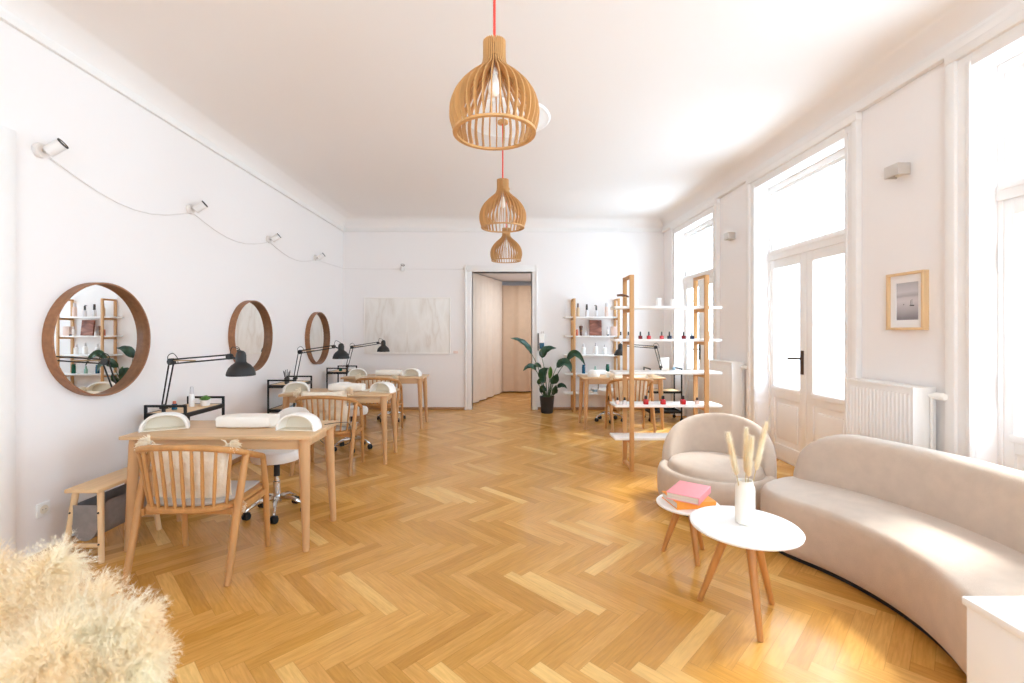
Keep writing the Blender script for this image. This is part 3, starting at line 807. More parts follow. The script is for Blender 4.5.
# ---------------------------------------------------------------- wall spotlights and cable
def spot(p, d, label, axis):
    t = thing('wall_spotlight', label, 'lamp', p, 0, 'white wall spotlights')
    m = MB(); m.lathe([(0.042, 0), (0.045, 0.008), (0.042, 0.03), (0.015, 0.034)], 20, (0, 0, 0), 'X')
    if axis == 'Y': m.xf(Matrix.Rotation(-PI / 2, 4, 'Z'))
    m.build('wall_plate', 'cord_white', t)
    nrm = V((1, 0, 0)) if axis == 'X' else V((0, -1, 0))
    d = V(d).normalized(); a = nrm * 0.075 - d * 0.02; b = a + d * 0.1
    MB().tube([nrm * 0.02, nrm * 0.07], 0.012, 8).build('bracket', 'steel', t)
    h = MB(); h.tube([a, a + d * 0.004, b - d * 0.004, b], [0.028, 0.034, 0.034, 0.032], 18); h.build('head', 'cord_white', t)
    r = MB(); r.rings([[b + d * h + d.orthogonal().normalized() * (q * math.cos(2 * PI * k / 20)) + d.cross(d.orthogonal().normalized()) * (q * math.sin(2 * PI * k / 20)) for k in range(20)] for q, h in ((0.0345, -0.004), (0.035, 0.004), (0.029, 0.005), (0.027, -0.004))], loop=True); r.build('lens_ring', 'lamp_black', t)
SD = (0.66, 0.2, 0.55)
for y, l in ((2.84, 'white wall spotlight nearest the camera, above the near mirror'), (4.2, 'second white wall spotlight along the left wall'),
             (5.6, 'third white wall spotlight along the left wall'), (7.0, 'white wall spotlight nearest the far left corner')):
    spot((XL + 0.001, y, 2.525), SD, l, 'X')
spot((-1.8, YB - 0.001, 2.515), (0.3, -0.5, 0.75), 'white wall spotlight above the marble picture', 'Y')
cp = []
ys = [2.88, 4.2, 5.6, 7.0]
for k in range(3):
    for i in range(8):
        f = i / 8; cp.append((XL + 0.012, ys[k] + 0.03 + (ys[k + 1] - ys[k]) * f, 2.50 - 0.13 * math.sin(PI * f) * (1.15 - 0.15 * k)))
cp += [(XL + 0.012, 7.03, 2.5), (XL + 0.012, 8.24, 2.53), (-2.5, YB - 0.006, 2.525), (-0.7, YB - 0.006, 2.52)]
tag(MB().tube(cp, 0.0045, 6).build('wall_cable', 'cord_white'), 'thin white cable sagging between the wall spotlights', 'cable')

# wall sconces on the right wall
for y, z, l in ((3.32, 2.565, 'square brushed metal sconce above the framed seascape'), (5.78, 2.6, 'square brushed metal sconce between the two further balcony doors')):
    t = thing('wall_sconce', l, 'lamp', (XR - 0.001, y, z), 0, 'square wall sconces')
    m = MB(); r = 0.042
    # open box: front, two sides, gently hollow
    m.box(-0.09, -0.081, -0.06, 0.06, -r, r, 0.002); m.box(-0.083, 0.0, -0.06, -0.053, -r + 0.001, r - 0.001, 0.002); m.box(-0.083, 0.0, 0.053, 0.06, -r + 0.001, r - 0.001, 0.002)
    m.build('housing', 'steel', t)
    MB().box(-0.02, 0.0, -0.05, 0.05, -0.03, 0.03, 0.004).build('wall_plate', 'white_plastic', t)
    MB().box(-0.078, -0.02, -0.05, 0.05, -0.02, 0.02, 0.006).build('diffuser', 'bulb', t)

# ---------------------------------------------------------------- marble picture, label card, framed seascape
t = thing('marble_picture', 'large pale marble print in a thin white frame on back wall', 'picture', (-1.715, YB - 0.001, 1.505))
MB().box(-0.755, 0.755, -0.028, -0.006, -0.49, 0.49, 0.002).build('print', 'marble', t)
m = MB()
for a in ((-0.775, 0.775, -0.036, 0, 0.487, 0.507, 0.003), (-0.775, 0.775, -0.036, 0, -0.507, -0.487, 0.003), (-0.775, -0.755, -0.036, 0, -0.487, 0.487, 0.003), (0.755, 0.775, -0.036, 0, -0.487, 0.487, 0.003)): m.box(*a[:6], bevel=a[6])
m.box(-0.775, 0.775, -0.006, 0, -0.5, 0.5)
m.build('frame', 'canvas_edge', t)
tag(MB().box(-0.04, 0.04, -0.006, 0, -0.022, 0.022, 0.001).build('picture_label', 'blush'), 'small pale card on wall beside the marble picture', 'card').location = (-0.85, YB - 0.001, 1.03)

t = thing('framed_photograph', 'oak framed grey seascape with a boat on right wall', 'picture', (XR - 0.001, 3.27, 1.622))
m = MB(); W_, H_ = 0.152, 0.205
for a in ((-W_, W_, H_ - 0.018, H_), (-W_, W_, -H_, -H_ + 0.018), (-W_, -W_ + 0.018, -H_ + 0.018, H_ - 0.018), (W_ - 0.018, W_, -H_ + 0.018, H_ - 0.018)):
    m.box(-0.042, 0, a[0], a[1], a[2], a[3], 0.002)
m.build('frame', 'birch', t)
m = MB()
for a in ((-0.14, 0.14, 0.133, 0.19), (-0.14, 0.14, -0.19, -0.133), (-0.14, -0.092, -0.133, 0.133), (0.092, 0.14, -0.133, 0.133)): m.box(-0.02, -0.01, a[0], a[1], a[2], a[3])
m.build('mount', 'pic_mat', t, smooth=False)
ph = MB().box(-0.012, -0.008, -0.095, 0.095, -0.135, 0.135).build('photograph', 'sea', t, smooth=False)
m = MB(); m.box(-0.0135, -0.012, -0.052, -0.018, -0.036, -0.028, 0.0005); m.tube([(-0.013, -0.035, -0.03), (-0.013, -0.035, 0.012)], 0.0012, 5); m.tube([(-0.013, -0.024, -0.03), (-0.013, -0.024, 0.004)], 0.001, 5)
m.box(-0.0135, -0.012, 0.03, 0.034, -0.026, -0.018)
m.build('boat', 'toolgrey', ph)

# ---------------------------------------------------------------- pendant lamps
PROF = [(0.0, 0.057), (0.05, 0.057), (0.095, 0.059), (0.125, 0.07), (0.15, 0.094), (0.175, 0.124), (0.205, 0.155), (0.24, 0.185), (0.28, 0.208), (0.32, 0.221), (0.36, 0.225), (0.40, 0.221), (0.455, 0.204)]
PC = catmull([(r, 0, -z) for z, r in PROF], 3)
def make_pendant():
    t = thing('pendant_lamp', None, 'lamp')   # origin on the ceiling
    H = ZC - 2.855
    m = MB(); n = 34
    for k in range(n):
        a = 2 * PI * k / n; R = Matrix.Rotation(a, 4, 'Z')
        outp = [(p.x, p.z) for p in PC]
        inp = []
        for i, p in enumerate(PC):
            q = PC[min(i + 1, len(PC) - 1)] - PC[max(i - 1, 0)]
            nn = V((q.z, 0, -q.x)).normalized()
            if nn.x > 0: nn = -nn
            dth = 0.024 if i > 6 else 0.028
            inp.append((p.x + nn.x * dth, p.z + nn.z * dth))
        rs = []
        for (ox, oz), (ix, iz) in zip(outp, inp):
            rs.append([R @ V((ox, -0.0028, oz - H)), R @ V((ox, 0.0028, oz - H)), R @ V((ix, 0.0028, iz - H)), R @ V((ix, -0.0028, iz - H))])
        m.rings(rs)
    m.build('slatted_shade', 'ply', t, smooth=False)
    q = MB()
    q.lathe([(0.186, -0.452 - H), (0.209, -0.452 - H), (0.207, -0.462 - H), (0.187, -0.462 - H), (0.186, -0.452 - H)], 48, cap0=False, cap1=False)
    q.build('rim_ring', 'ply', t)
    q = MB()
    for z in (-0.02, -0.075): q.lathe([(0.006, z - H), (0.05, z - H), (0.05, z - 0.008 - H), (0.006, z - 0.008 - H)], 24)
    q.build('hub_disc', 'ply', t)
    MB().lathe([(0.004, -0.08 - H), (0.02, -0.082 - H), (0.023, -0.15 - H), (0.018, -0.165 - H)], 16).build('socket', 'steel', t)
    MB().lathe([(0.014, -0.165 - H), (0.018, -0.185 - H), (0.03, -0.21 - H), (0.034, -0.232 - H), (0.028, -0.256 - H), (0.012, -0.27 - H), (0.002, -0.272 - H)], 16).build('bulb', 'bulb', t)
    MB().tube([(0, 0, -0.02), (0, 0, -0.1 - H)], 0.0065, 8).build('cord', 'cord_red', t)
    MB().lathe([(0.05, -0.012), (0.05, -0.036), (0.03, -0.04), (0.004, -0.04)], 24).build('ceiling_rose', 'ply', t)
    return t
pen = make_pendant()
pnl = ['slatted plywood pendant lamp nearest the camera, on red cord', 'slatted plywood pendant lamp in the middle of the row', 'slatted plywood pendant lamp furthest back, before the doorway']
PEN = [(-0.043, 2.3), (-0.002, 4.4), (0.045, 6.47)]
for i, (x, y) in enumerate(PEN):
    o = pen if i == 0 else copy_tree(pen)
    place(o, (x, y, ZC), 0.05, pnl[i], 'plywood pendant lamps')
med = MB().lathe([(0.02, -0.001), (0.40, -0.001), (0.405, -0.008), (0.39, -0.018), (0.36, -0.012), (0.33, -0.02), (0.05, -0.014), (0.02, -0.014)], 64)
MAT['plaster_disc'] = simple('bright_white_plaster', srgb(254, 254, 254), rough=0.9, spec=0.2)
mo = med.build('ceiling_medallion', 'plaster_disc'); mo.location = (0.045, 4.37, ZC)
tag(mo, 'round white ceiling disc above the middle pendant lamp', 'ceiling disc')

# ---------------------------------------------------------------- radiators
def make_radiator(L):
    t = thing('radiator', None, 'radiator')
    m = MB(); m.box(-0.165, -0.02, -L / 2, L / 2, 0.12, 1.025, 0.006)
    n = int(L / 0.034)
    for k in range(n):
        y = -L / 2 + 0.02 + (L - 0.04) * (k + 0.5) / n
        m.box(-0.1685, -0.16, y - 0.0095, y + 0.0095, 0.16, 0.985, 0.003, 2)
    m.build('body', 'radiator', t)
    g = MB(); g.box(-0.172, -0.012, -L / 2 - 0.004, L / 2 + 0.004, 1.022, 1.034, 0.003)
    for k in range(int(L / 0.03)): 
        y = -L / 2 + 0.02 + k * 0.03
        g.box(-0.15, -0.03, y, y + 0.012, 1.033, 1.037)
    g.build('top_grille', 'radiator', t)
    for s in (-1, 1): MB().box(-0.17, -0.015, s * L / 2 - 0.004, s * L / 2 + 0.004, 0.12, 1.03, 0.002).build('side_panel', 'radiator', t)
    v = MB(); v.lathe([(0.012, 0.0), (0.012, -0.03), (0.021, -0.035), (0.024, -0.05), (0.024, -0.1), (0.018, -0.112), (0.004, -0.114)], 16, (-0.06, -L / 2 - 0.004, 0.985), 'Y')
    v.build('thermostat_valve', 'white_plastic', t)
    MB().tube([(-0.06, -L / 2 - 0.02, 0.98), (-0.06, -L / 2 - 0.02, 0.0)], 0.009, 8).build('pipe', 'radiator', t)
    for s in (-1, 1): MB().box(-0.1, 0.0, s * L * 0.35 - 0.015, s * L * 0.35 + 0.015, 0.0, 0.9, 0.003).build('bracket', 'radiator', t)
    return t
rad = make_radiator(0.59)
place(rad, (XR - 0.001, 3.35, 0), 0, 'white panel radiator under the framed seascape', 'white panel radiators')
place(copy_tree(rad), (XR - 0.001, 5.77, 0), 0, 'white panel radiator beside the oak display shelf', 'white panel radiators')

# ---------------------------------------------------------------- sofa
SCX, SCY = 0.96, 2.25
def band(Rc, w, t0, t1, ins, z, n=34, pw=2.6):
    P = []
    ww = w - ins
    for i in range(n + 1):
        t = t0 + (t1 - t0) * i / n; P.append(((Rc - ww) * math.cos(t), (Rc - ww) * math.sin(t)))
    def capp(t, sgn):
        out = []
        for k in range(1, 12):
            a = -PI / 2 + PI * k / 12
            rr = math.copysign(abs(math.sin(a)) ** (2 / pw), math.sin(a)) * ww; tt = abs(math.cos(a)) ** (2 / pw) * ww
            c, s = math.cos(t), math.sin(t)
            out.append(((Rc + rr) * c - sgn * tt * s, (Rc + rr) * s + sgn * tt * c))
        return out
    P += capp(t1, 1)
    for i in range(n + 1):
        t = t1 + (t0 - t1) * i / n; P.append(((Rc + ww) * math.cos(t), (Rc + ww) * math.sin(t)))
    P += list(reversed(capp(t0, -1)))
    return [(x, y, z) for x, y in P]
sofa = thing('curved_sofa', 'curved beige velvet sofa by the balcony doors', 'sofa', (SCX, SCY, 0))
T0, T1 = math.radians(-24), math.radians(32)
m = MB()
SZ = 0.385
lay = [(0.045, 0.03), (0.02, 0.05), (0.004, 0.09), (0.0, 0.16), (0.0, 0.27), (0.001, SZ - 0.05), (0.006, SZ - 0.028), (0.018, SZ - 0.01), (0.036, SZ - 0.001), (0.1, SZ + 0.006), (0.16, SZ + 0.012), (0.24, SZ + 0.018), (0.31, SZ + 0.02)]
m.rings([band(1.285, 0.335, T0, T1, i, z) for i, z in lay])
m.build('seat', 'sofa', sofa, ang=60)
MB().rings([band(1.285, 0.335, T0, T1, 0.06, z) for z in (0.0, 0.03)]).build('plinth', 'black_rubber', sofa)
def backshell(t0, t1, Rin, Rout, z0, hfun, lean=0.03, n=60, m_=22):
    rs = []
    for i in range(n + 1):
        f = i / n; t = t0 + (t1 - t0) * f
        h, th = hfun(f)
        rc = (Rin + Rout) / 2; hw = (Rout - Rin) / 2 * th
        zc = (z0 + h) / 2; hz = (h - z0) / 2
        ring = []
        for k in range(m_):
            a = 2 * PI * k / m_
            cr = math.copysign(abs(math.cos(a)) ** 0.55, math.cos(a)); sz = math.copysign(abs(math.sin(a)) ** 0.42, math.sin(a))
            z = zc + hz * sz
            taper = 1 - 0.22 * max(0, (z - z0) / max(0.01, (h - z0)))
            r = rc + hw * cr * taper + lean * (z - z0) / 0.4
            ring.append((r * math.cos(t), r * math.sin(t), z))
        rs.append(ring)
    return rs
def hs(f):
    e = min(f, 1 - f) / 0.2
    q = math.sqrt(max(0, 1 - (1 - min(1, e)) ** 2.2))
    return 0.43 + (0.727 - 0.43) * q, 0.3 + 0.7 * min(1, (e * 3)) ** 0.5
rs = backshell(math.radians(-31), math.radians(42.5), 1.385, 1.62, 0.3, hs, lean=0.04)
MB().rings(rs).build('backrest', 'sofa', sofa, ang=70)

# ---------------------------------------------------------------- armchair
ac = thing('tub_armchair', 'round beige velvet tub armchair behind the coffee tables', 'armchair', (1.70, 3.72, 0), math.radians(56))
m = MB()
m.lathe([(0.40, 0.03), (0.435, 0.05), (0.45, 0.1), (0.452, 0.2), (0.448, 0.26), (0.435, 0.295), (0.405, 0.31), (0.37, 0.3), (0.35, 0.27), (0.34, 0.24), (0.01, 0.24)], 56)
m.build('base', 'sofa', ac, ang=70)
MB().lathe([(0.40, 0.0), (0.40, 0.035)], 48).build('plinth', 'black_rubber', ac)
m = MB()
m.lathe([(0.30, 0.22), (0.345, 0.24), (0.362, 0.28), (0.362, 0.315), (0.345, 0.345), (0.30, 0.362), (0.2, 0.375), (0.1, 0.38), (0.005, 0.381)], 48)
m.build('seat_cushion', 'sofa', ac, ang=70)
m = MB(); m.tube([(0.3635 * math.cos(2 * PI * k / 48), 0.3635 * math.sin(2 * PI * k / 48), 0.3) for k in range(49)], 0.005, 6); m.build('piping', 'piping', ac)
def ha(f):
    x = abs(f - 0.5) * 2
    q = max(0, 1 - x ** 2.1) ** 0.6
    return 0.30 + 0.385 * q, 0.55 + 0.45 * min(1, (1 - x) * 5) ** 0.5
MB().rings(backshell(math.radians(-90), math.radians(90), 0.325, 0.455, 0.16, ha, lean=0.012, n=72)).build('backrest', 'sofa', ac, ang=70)

ac.scale = (0.975, 0.975, 1.0); ac.location.x = 1.712
# ---------------------------------------------------------------- coffee tables, vase, books
def round_table(name, label, loc, r, h, feet, th=0.02):
    t = thing(name, label, 'table', loc, 0, 'white round coffee tables')
    MB().lathe([(r - 0.012, h - th), (r - 0.002, h - th + 0.006), (r, h - 0.006), (r - 0.006, h), (r * 0.5, h), (0.01, h)], 72).build('tabletop', 'white', t)
    MB().lathe([(0.09, h - th - 0.022), (0.10, h - th - 0.018), (0.10, h - th), (0.01, h - th)], 32).build('hub', 'oak_table', t)
    for (x, y) in feet:
        f = V((x - loc[0], y - loc[1], 0)); top = V((f.x * 0.32, f.y * 0.32, h - th - 0.005))
        MB().tube([f, f.lerp(top, 0.02), f.lerp(top, 0.5), top], [0.012, 0.0135, 0.018, 0.022], 14).build('leg', 'oak_table', t)
    return t
round_table('coffee_table', 'white round coffee table carrying the vase', (1.2, 2.285, 0), 0.253, 0.45, [(1.03, 2.41), (1.17, 2.09), (1.39, 2.376)])
round_table('coffee_table', 'low white round coffee table under the books', (1.165, 2.90, 0), 0.19, 0.33, [(1.025, 2.95), (1.17, 2.765), (1.29, 2.975)])
vz = thing('bottle_vase', 'cream ceramic bottle vase on the nearer coffee table', 'vase', (1.21, 2.30, 0.4505))
MB().lathe([(0.036, 0.0), (0.0445, 0.006), (0.0455, 0.03), (0.0455, 0.165), (0.044, 0.182), (0.039, 0.192), (0.037, 0.198), (0.037, 0.214), (0.033, 0.214), (0.033, 0.19), (0.036, 0.17), (0.036, 0.05)], 36, cap1=True).build('body', 'ceramic', vz)
VB = V((1.21, 2.30, 0.655))
tips = [((728, 432), 2.27, 'leftmost'), ((746.5, 427), 2.33, 'tall middle'), ((752, 436), 2.27, 'shorter middle'), ((767, 421), 2.31, 'rightmost, tallest')]
for (uv_, Yt, nm) in tips:
    tip = at(uv_[0], uv_[1], Yt); b = VB + V(((tip.x - VB.x) * 0.12, (tip.y - VB.y) * 0.1, -0.12))
    lab = {'leftmost': 'dried bunny tail grass leaning left out of the vase', 'tall middle': 'upright dried bunny tail grass in the vase, taller of the middle pair',
           'shorter middle': 'upright dried bunny tail grass in the vase, shorter of the middle pair', 'rightmost, tallest': 'tallest dried bunny tail grass, leaning right out of the vase'}[nm]
    t = thing('bunny_tail', lab, 'dried grass', b, 0, 'bunny tails in the vase')
    d = tip - b; ax = [d * k / 20 for k in range(21)]
    bow = V((d.y, -d.x, 0)).normalized() * 0.004
    MB().tube([d * 0.0, d * 0.25, d * 0.5, d * 0.7], 0.0022, 6).build('stem', 'bunny_stem', t)
    m = MB()
    L0 = 0.42
    prof = [(0.0, 0.005), (0.08, 0.011), (0.2, 0.0155), (0.4, 0.0165), (0.6, 0.0145), (0.8, 0.010), (0.93, 0.005), (1.0, 0.0008)]
    m.tube([d * (L0 + (1 - L0) * s) for s, _ in prof], [r * 0.6 for _, r in prof], 12)
    dn = d.normalized(); pa = dn.orthogonal().normalized(); pb = dn.cross(pa)
    for _ in range(2600):
        s = random.random(); 
        r = 0.015 * math.sin(PI * min(1, 0.12 + 0.86 * s)) ** 0.6
        a = random.uniform(0, 2 * PI); rad_ = pa * math.cos(a) + pb * math.sin(a)
        p = d * (L0 + (1 - L0) * s * 0.96) + rad_ * r * 0.5
        e = p + (dn * 0.8 + rad_ * 0.75).normalized() * random.uniform(0.014, 0.028)
        w_ = rad_.cross(dn) * 0.0006
        v1, v2, v3 = m.bm.verts.new(p - w_), m.bm.verts.new(p + w_), m.bm.verts.new(e)
        m.bm.faces.new((v1, v2, v3))
    m.build('seed_head', 'bunny', t, ang=60, weld=False)

def book(label, loc, rz, L, W, T, mat, group):
    t = thing('book', label, 'book', loc, rz, group)
    # spine along -L side hidden; long axis x
    m = MB(); m.box(-L / 2, L / 2, -W / 2, W / 2, 0, 0.0035, 0.001); m.box(-L / 2, L / 2, -W / 2, W / 2, T - 0.0035, T, 0.001); m.box(-L / 2 + 0.0005, L / 2 - 0.0005, -W / 2, -W / 2 + 0.004, 0.001, T - 0.001, 0.001)
    m.build('cover', mat, t)
    MB().box(-L / 2 + 0.005, L / 2 - 0.005, -W / 2 + 0.004, W / 2 - 0.005, 0.0035, T - 0.0035).build('pages', 'paper', t, smooth=False)
    return t
# the spines face right and towards the camera, the page ends face left
book('thick orange book lying on the low coffee table', (1.164, 2.893, 0.3305), math.radians(6), 0.25, 0.21, 0.042, 'book_orange', 'books on the low coffee table')
book('thick pink book lying on top of the orange book', (1.172, 2.90, 0.373), math.radians(52), 0.275, 0.195, 0.042, 'book_pink', 'books on the low coffee table')

# white box at the bottom right
t = thing('white_cabinet', 'white cabinet before the near end of curved sofa', 'cabinet', (1.41, 0.9, 0))
MB().box(0, 0.42, 0, 0.5, 0.04, 0.575, 0.003).build('body', 'white', t)
MB().box(-0.008, 0.428, -0.008, 0.508, 0.575, 0.6, 0.004).build('top', 'white', t)
m = MB(); m.box(0.03, 0.39, 0.03, 0.47, 0, 0.04); m.build('plinth', 'white', t)

# ---------------------------------------------------------------- shelves (two of a kind)
def make_shelf(x0, x1, posts, depth, label, loc, htop=1.975):
    t = thing('ladder_shelf', label, 'shelf', loc, 0, 'oak ladder shelves')
    for px in posts:
        m = MB()
        for y in (-depth / 2 - 0.018, depth / 2 - 0.004):
            m.box(px - 0.0215, px + 0.0215, y, y + 0.022, 0, htop, 0.002)
        for z in (0.308, 0.64, 0.972, 1.304, 1.637): m.box(px - 0.019, px + 0.019, -depth / 2, depth / 2, z - 0.035, z - 0.001, 0.002)
        m.box(px - 0.0215, px + 0.0215, -depth / 2, depth / 2, htop - 0.03, htop, 0.002); m.box(px - 0.019, px + 0.019, -depth / 2, depth / 2, 0.02, 0.045, 0.002)
        m.build('ladder_frame', 'shelf_oak', t)
    for z in (0.308, 0.64, 0.972, 1.304, 1.637):
        MB().box(x0, x1, -depth / 2 + 0.004, depth / 2 - 0.004, z, z + 0.024, 0.003).build('shelf_board', 'white', t)
    return t
make_shelf(-0.54, 0.54, (-0.376, 0.376), 0.25, 'tall oak ladder shelf with white boards standing free mid room', (1.67, 4.755, 0))
make_shelf(-0.54, 0.54, (-0.385, 0.385), 0.25, 'oak ladder shelf with white boards against the back wall', (1.62, 8.10, 0))

SZs = [0.3325, 0.6645, 0.9965, 1.3285, 1.6615]
def bottle(x, y, z, w, h, mat, capm, label, group, capw=0.4, capf=0.4, name='varnish_bottle', cat='bottle', round_=False):
    t = thing(name, label, cat, (x, y, z), 0, group)
    hb = h * (1 - capf)
    m = MB()
    if round_: m.lathe([(w * 0.46, 0), (w * 0.5, h * 0.02), (w * 0.5, hb * 0.86), (w * 0.4, hb * 0.96), (w * 0.2, hb)], 16)
    else:
        m.box(-w / 2, w / 2, -w / 2, w / 2, 0, hb * 0.9, w * 0.12, 2); m.lathe([(w * 0.3, hb * 0.88), (w * 0.2, hb)], 10)
    m.build('body', mat, t)
    c = MB(); c.lathe([(w * capw * 0.55, hb * 0.97), (w * capw * 0.55, hb * 1.02), (w * capw * 0.48, h * 0.98), (w * capw * 0.3, h)], 12); c.build('cap', capm, t)
    return t
# front shelf, second board: small varnish bottles
yf = 4.70
spec = [(620.7, 'clear', 'dark', 'clear varnish bottle outside the left post, board two of display shelf'), (628.3, 'clear', 'dark', 'clear varnish bottle behind the left post of display shelf'),
        (640.3, 'wine', 'dark', 'dark varnish bottle just right of the left post of display shelf'), (648.8, 'red', 'dark', 'bright red varnish bottle on the second board of display shelf'),
        (661.7, 'red', 'dark', 'red varnish bottle beside a navy one on display shelf'), (669.4, 'navy', 'dark', 'navy varnish bottle beside a red one on display shelf'),
        (683.6, 'wine', 'dark', 'wine red varnish bottle against the window on display shelf'), (691.9, 'navy', 'dark', 'navy varnish bottle left of the right post of display shelf'),
        (709.5, 'nude', 'clear', 'pale varnish bottle right of the right post of display shelf')]
for u, a, b, l in spec:
    bottle((u - CU) * yf / F, yf, SZs[3], 0.036, 0.075, a, b, l, 'varnish bottles on the second board', capf=0.5)
yf = 4.68
spec = [(617.5, 'nude', 'dark', 'pale bottle with black cap at left end of the low board'), (624.6, 'clear', 'dark', 'clear bottle with black cap by left post on the low board'),
        (645.8, 'red', 'dark', 'red bottle with black cap, first of three on the low board'), (663.0, 'red', 'dark', 'red bottle with black cap, middle of three on the low board'),
        (683.0, 'red', 'dark', 'red bottle with black cap, last of three on the low board'), (697.0, 'nude', 'dark', 'pale pink bottle beside the right post on the low board')]
for u, a, b, l in spec:
    big = a == 'red'
    bottle((u - CU) * yf / F, yf, SZs[1], 0.046 if big else 0.034, 0.088 if big else 0.07, a, b, l, 'bottles on the low board of display shelf', capf=0.36, capw=0.6)
# top board: white candles, a gold ornament, a wooden hand roller
for u, l in ((635.5, 'white candle beside the left post on display shelf top board'), (658.5, 'taller white candle in the middle of display shelf top board'), (672.5, 'white candle right of the taller one on display shelf top board')):
    h = 0.085 if u == 658.5 else 0.07
    t = thing('candle', l, 'candle', ((u - CU) * 4.7 / F, 4.7, SZs[4]), 0, 'white candles on the top board')
    MB().lathe([(0.022, 0), (0.026, 0.003), (0.026, h - 0.003), (0.023, h), (0.02, h - 0.01), (0.002, h - 0.01)], 20).build('jar', 'white', t)
    MB().tube([(0, 0, h - 0.012), (0.001, 0, h + 0.004)], 0.0015, 5).build('wick', 'dark', t)
t = thing('gold_ornament', 'gold wire ornament on display shelf top board by right post', 'ornament', (1.91, 4.7, SZs[4]))
m = MB()
for k in range(4):
    a = PI * k / 4
    m.tube([(0.036 * math.cos(q) * math.cos(a), 0.036 * math.cos(q) * math.sin(a), 0.085 + 0.07 * math.sin(q)) for q in [2 * PI * i / 20 for i in range(21)]], 0.0022, 6)
m.tube([(0, 0, 0), (0, 0, 0.02)], 0.004, 6); m.lathe([(0.03, 0), (0.03, 0.006), (0.004, 0.01)], 16)
m.build('wire_loop', 'brass', t)
t = thing('wooden_ornament', 'wooden hand ornament with bar above left post of display shelf', 'ornament', (1.235, 4.74, SZs[4]))
MB().tube([(-0.06, 0, 0.115), (-0.02, 0, 0.118), (0.03, 0, 0.112), (0.06, 0, 0.1)], [0.012, 0.014, 0.012, 0.009], 10).build('bar', 'brown', t)
m = MB(); m.tube([(0.025, 0, 0.0), (0.03, 0, 0.05), (0.02, 0, 0.11)], [0.014, 0.01, 0.009], 10); m.lathe([(0.03, 0), (0.03, 0.008), (0.01, 0.012)], 16, (0.025, 0, 0))
m.build('stand', 'shelf_oak', t)

# back shelf contents
yb = 8.08
def bx(u): return (u - CU) * yb / F
G = 'goods on the back shelf'
bottle(bx(578), yb, SZs[4], 0.06, 0.235, 'tan', 'brown', 'tan bottle beside left post on top board of back shelf', G, capw=0.5, capf=0.3, name='lotion_bottle', round_=True)
bottle(bx(586.8), yb, SZs[4], 0.06, 0.22, 'clear', 'toolgrey', 'pale bottle with tall grey cap on top board of back shelf', G, capw=0.6, capf=0.45, name='lotion_bottle', round_=True)
t = bottle(bx(596.3), yb, SZs[4], 0.055, 0.19, 'clear', 'dark', 'clear pump bottle with dark top on top board of back shelf', G, capw=0.5, capf=0.4, name='pump_bottle', round_=True)
MB().tube([(0, 0, 0.18), (0, 0, 0.2), (-0.035, 0, 0.195)], 0.006, 6).build('pump', 'dark', t)
bottle(bx(606.5), yb, SZs[4], 0.065, 0.24, 'blush', 'clear', 'blush pink bottle near right post on top board of back shelf', G, capw=0.7, capf=0.25, name='lotion_bottle', round_=True)
bottle(bx(577.0), yb, SZs[3], 0.04, 0.11, 'coral', 'coral', 'small coral jar beside left post on second board of back shelf', G, capw=0.9, capf=0.2, name='jar', cat='jar', round_=True)
t = thing('makeup_brush', 'brown brush standing on second board of back shelf', 'brush', (bx(581), yb, SZs[3]), 0, G)
MB().lathe([(0.018, 0), (0.02, 0.01), (0.022, 0.08), (0.036, 0.165), (0.03, 0.172), (0.002, 0.174)], 16).build('body', 'brown', t)
MB().lathe([(0.0235, 0.078), (0.026, 0.082), (0.0235, 0.086)], 16, cap0=False, cap1=False).build('ring', 'brass', t)
bottle(bx(585.5), yb, SZs[3], 0.035, 0.075, 'white', 'clear', 'small white jar right of the brown brush on back shelf', G, capw=0.9, capf=0.25, name='jar', cat='jar', round_=True)
t = thing('art_book', 'copper marbled book standing on second board of back shelf', 'book', (bx(596.2), yb + 0.04, SZs[3]), 0, G)
m = MB(); m.box(-0.105, 0.105, -0.016, -0.012, 0, 0.275, 0.001); m.box(-0.105, 0.105, 0.012, 0.016, 0, 0.275, 0.001); m.box(-0.109, -0.104, -0.016, 0.016, 0, 0.275, 0.001); m.xf(Matrix.Rotation(-0.12, 4, 'X')); m.build('cover', 'copper', t)
m = MB(); m.box(-0.103, 0.1, -0.012, 0.012, 0.003, 0.272); m.xf(Matrix.Rotation(-0.12, 4, 'X')); m.build('pages', 'paper', t, smooth=False)
bottle(bx(607.6), yb, SZs[3], 0.045, 0.16, 'white', 'clear', 'slim white bottle right of the copper book on back shelf', G, capw=0.6, capf=0.3, name='lotion_bottle', round_=True)
bottle(bx(607.0) - 0.0, yb - 0.07, SZs[3], 0.04, 0.022, 'dark', 'dark', 'low black dish right of the copper book on back shelf', G, capw=0.9, capf=0.2, name='dish', cat='dish', round_=True)
t = tag(MB().box(-0.055, 0.055, -0.03, 0.03, 0, 0.16, 0.004).build('gift_box', 'blush'), 'blush pink box by right post on second board of back shelf', 'box', G); t.location = (bx(613.8), yb, SZs[3])
for u, h, l in ((583.5, 0.19, 'leftmost'), (595.8, 0.21, 'middle'), (604.8, 0.18, 'rightmost')):
    bottle(bx(u), yb, SZs[2], 0.075, h, 'white', 'clear', l + ' of three white bottles on middle board of back shelf', 'white bottles on the middle board', capw=0.4, capf=0.3, name='lotion_bottle', round_=True)
bottle(bx(583.6), yb, SZs[1], 0.06, 0.155, 'blue', 'blue', 'deep blue bottle on fourth board of back shelf', G, capw=0.8, capf=0.15, name='lotion_bottle', round_=True)
bottle(bx(595.3), yb, SZs[1], 0.055, 0.13, 'mint', 'mint', 'mint green bottle between blue and dark green ones', G, capw=0.5, capf=0.35, name='lotion_bottle', round_=True)
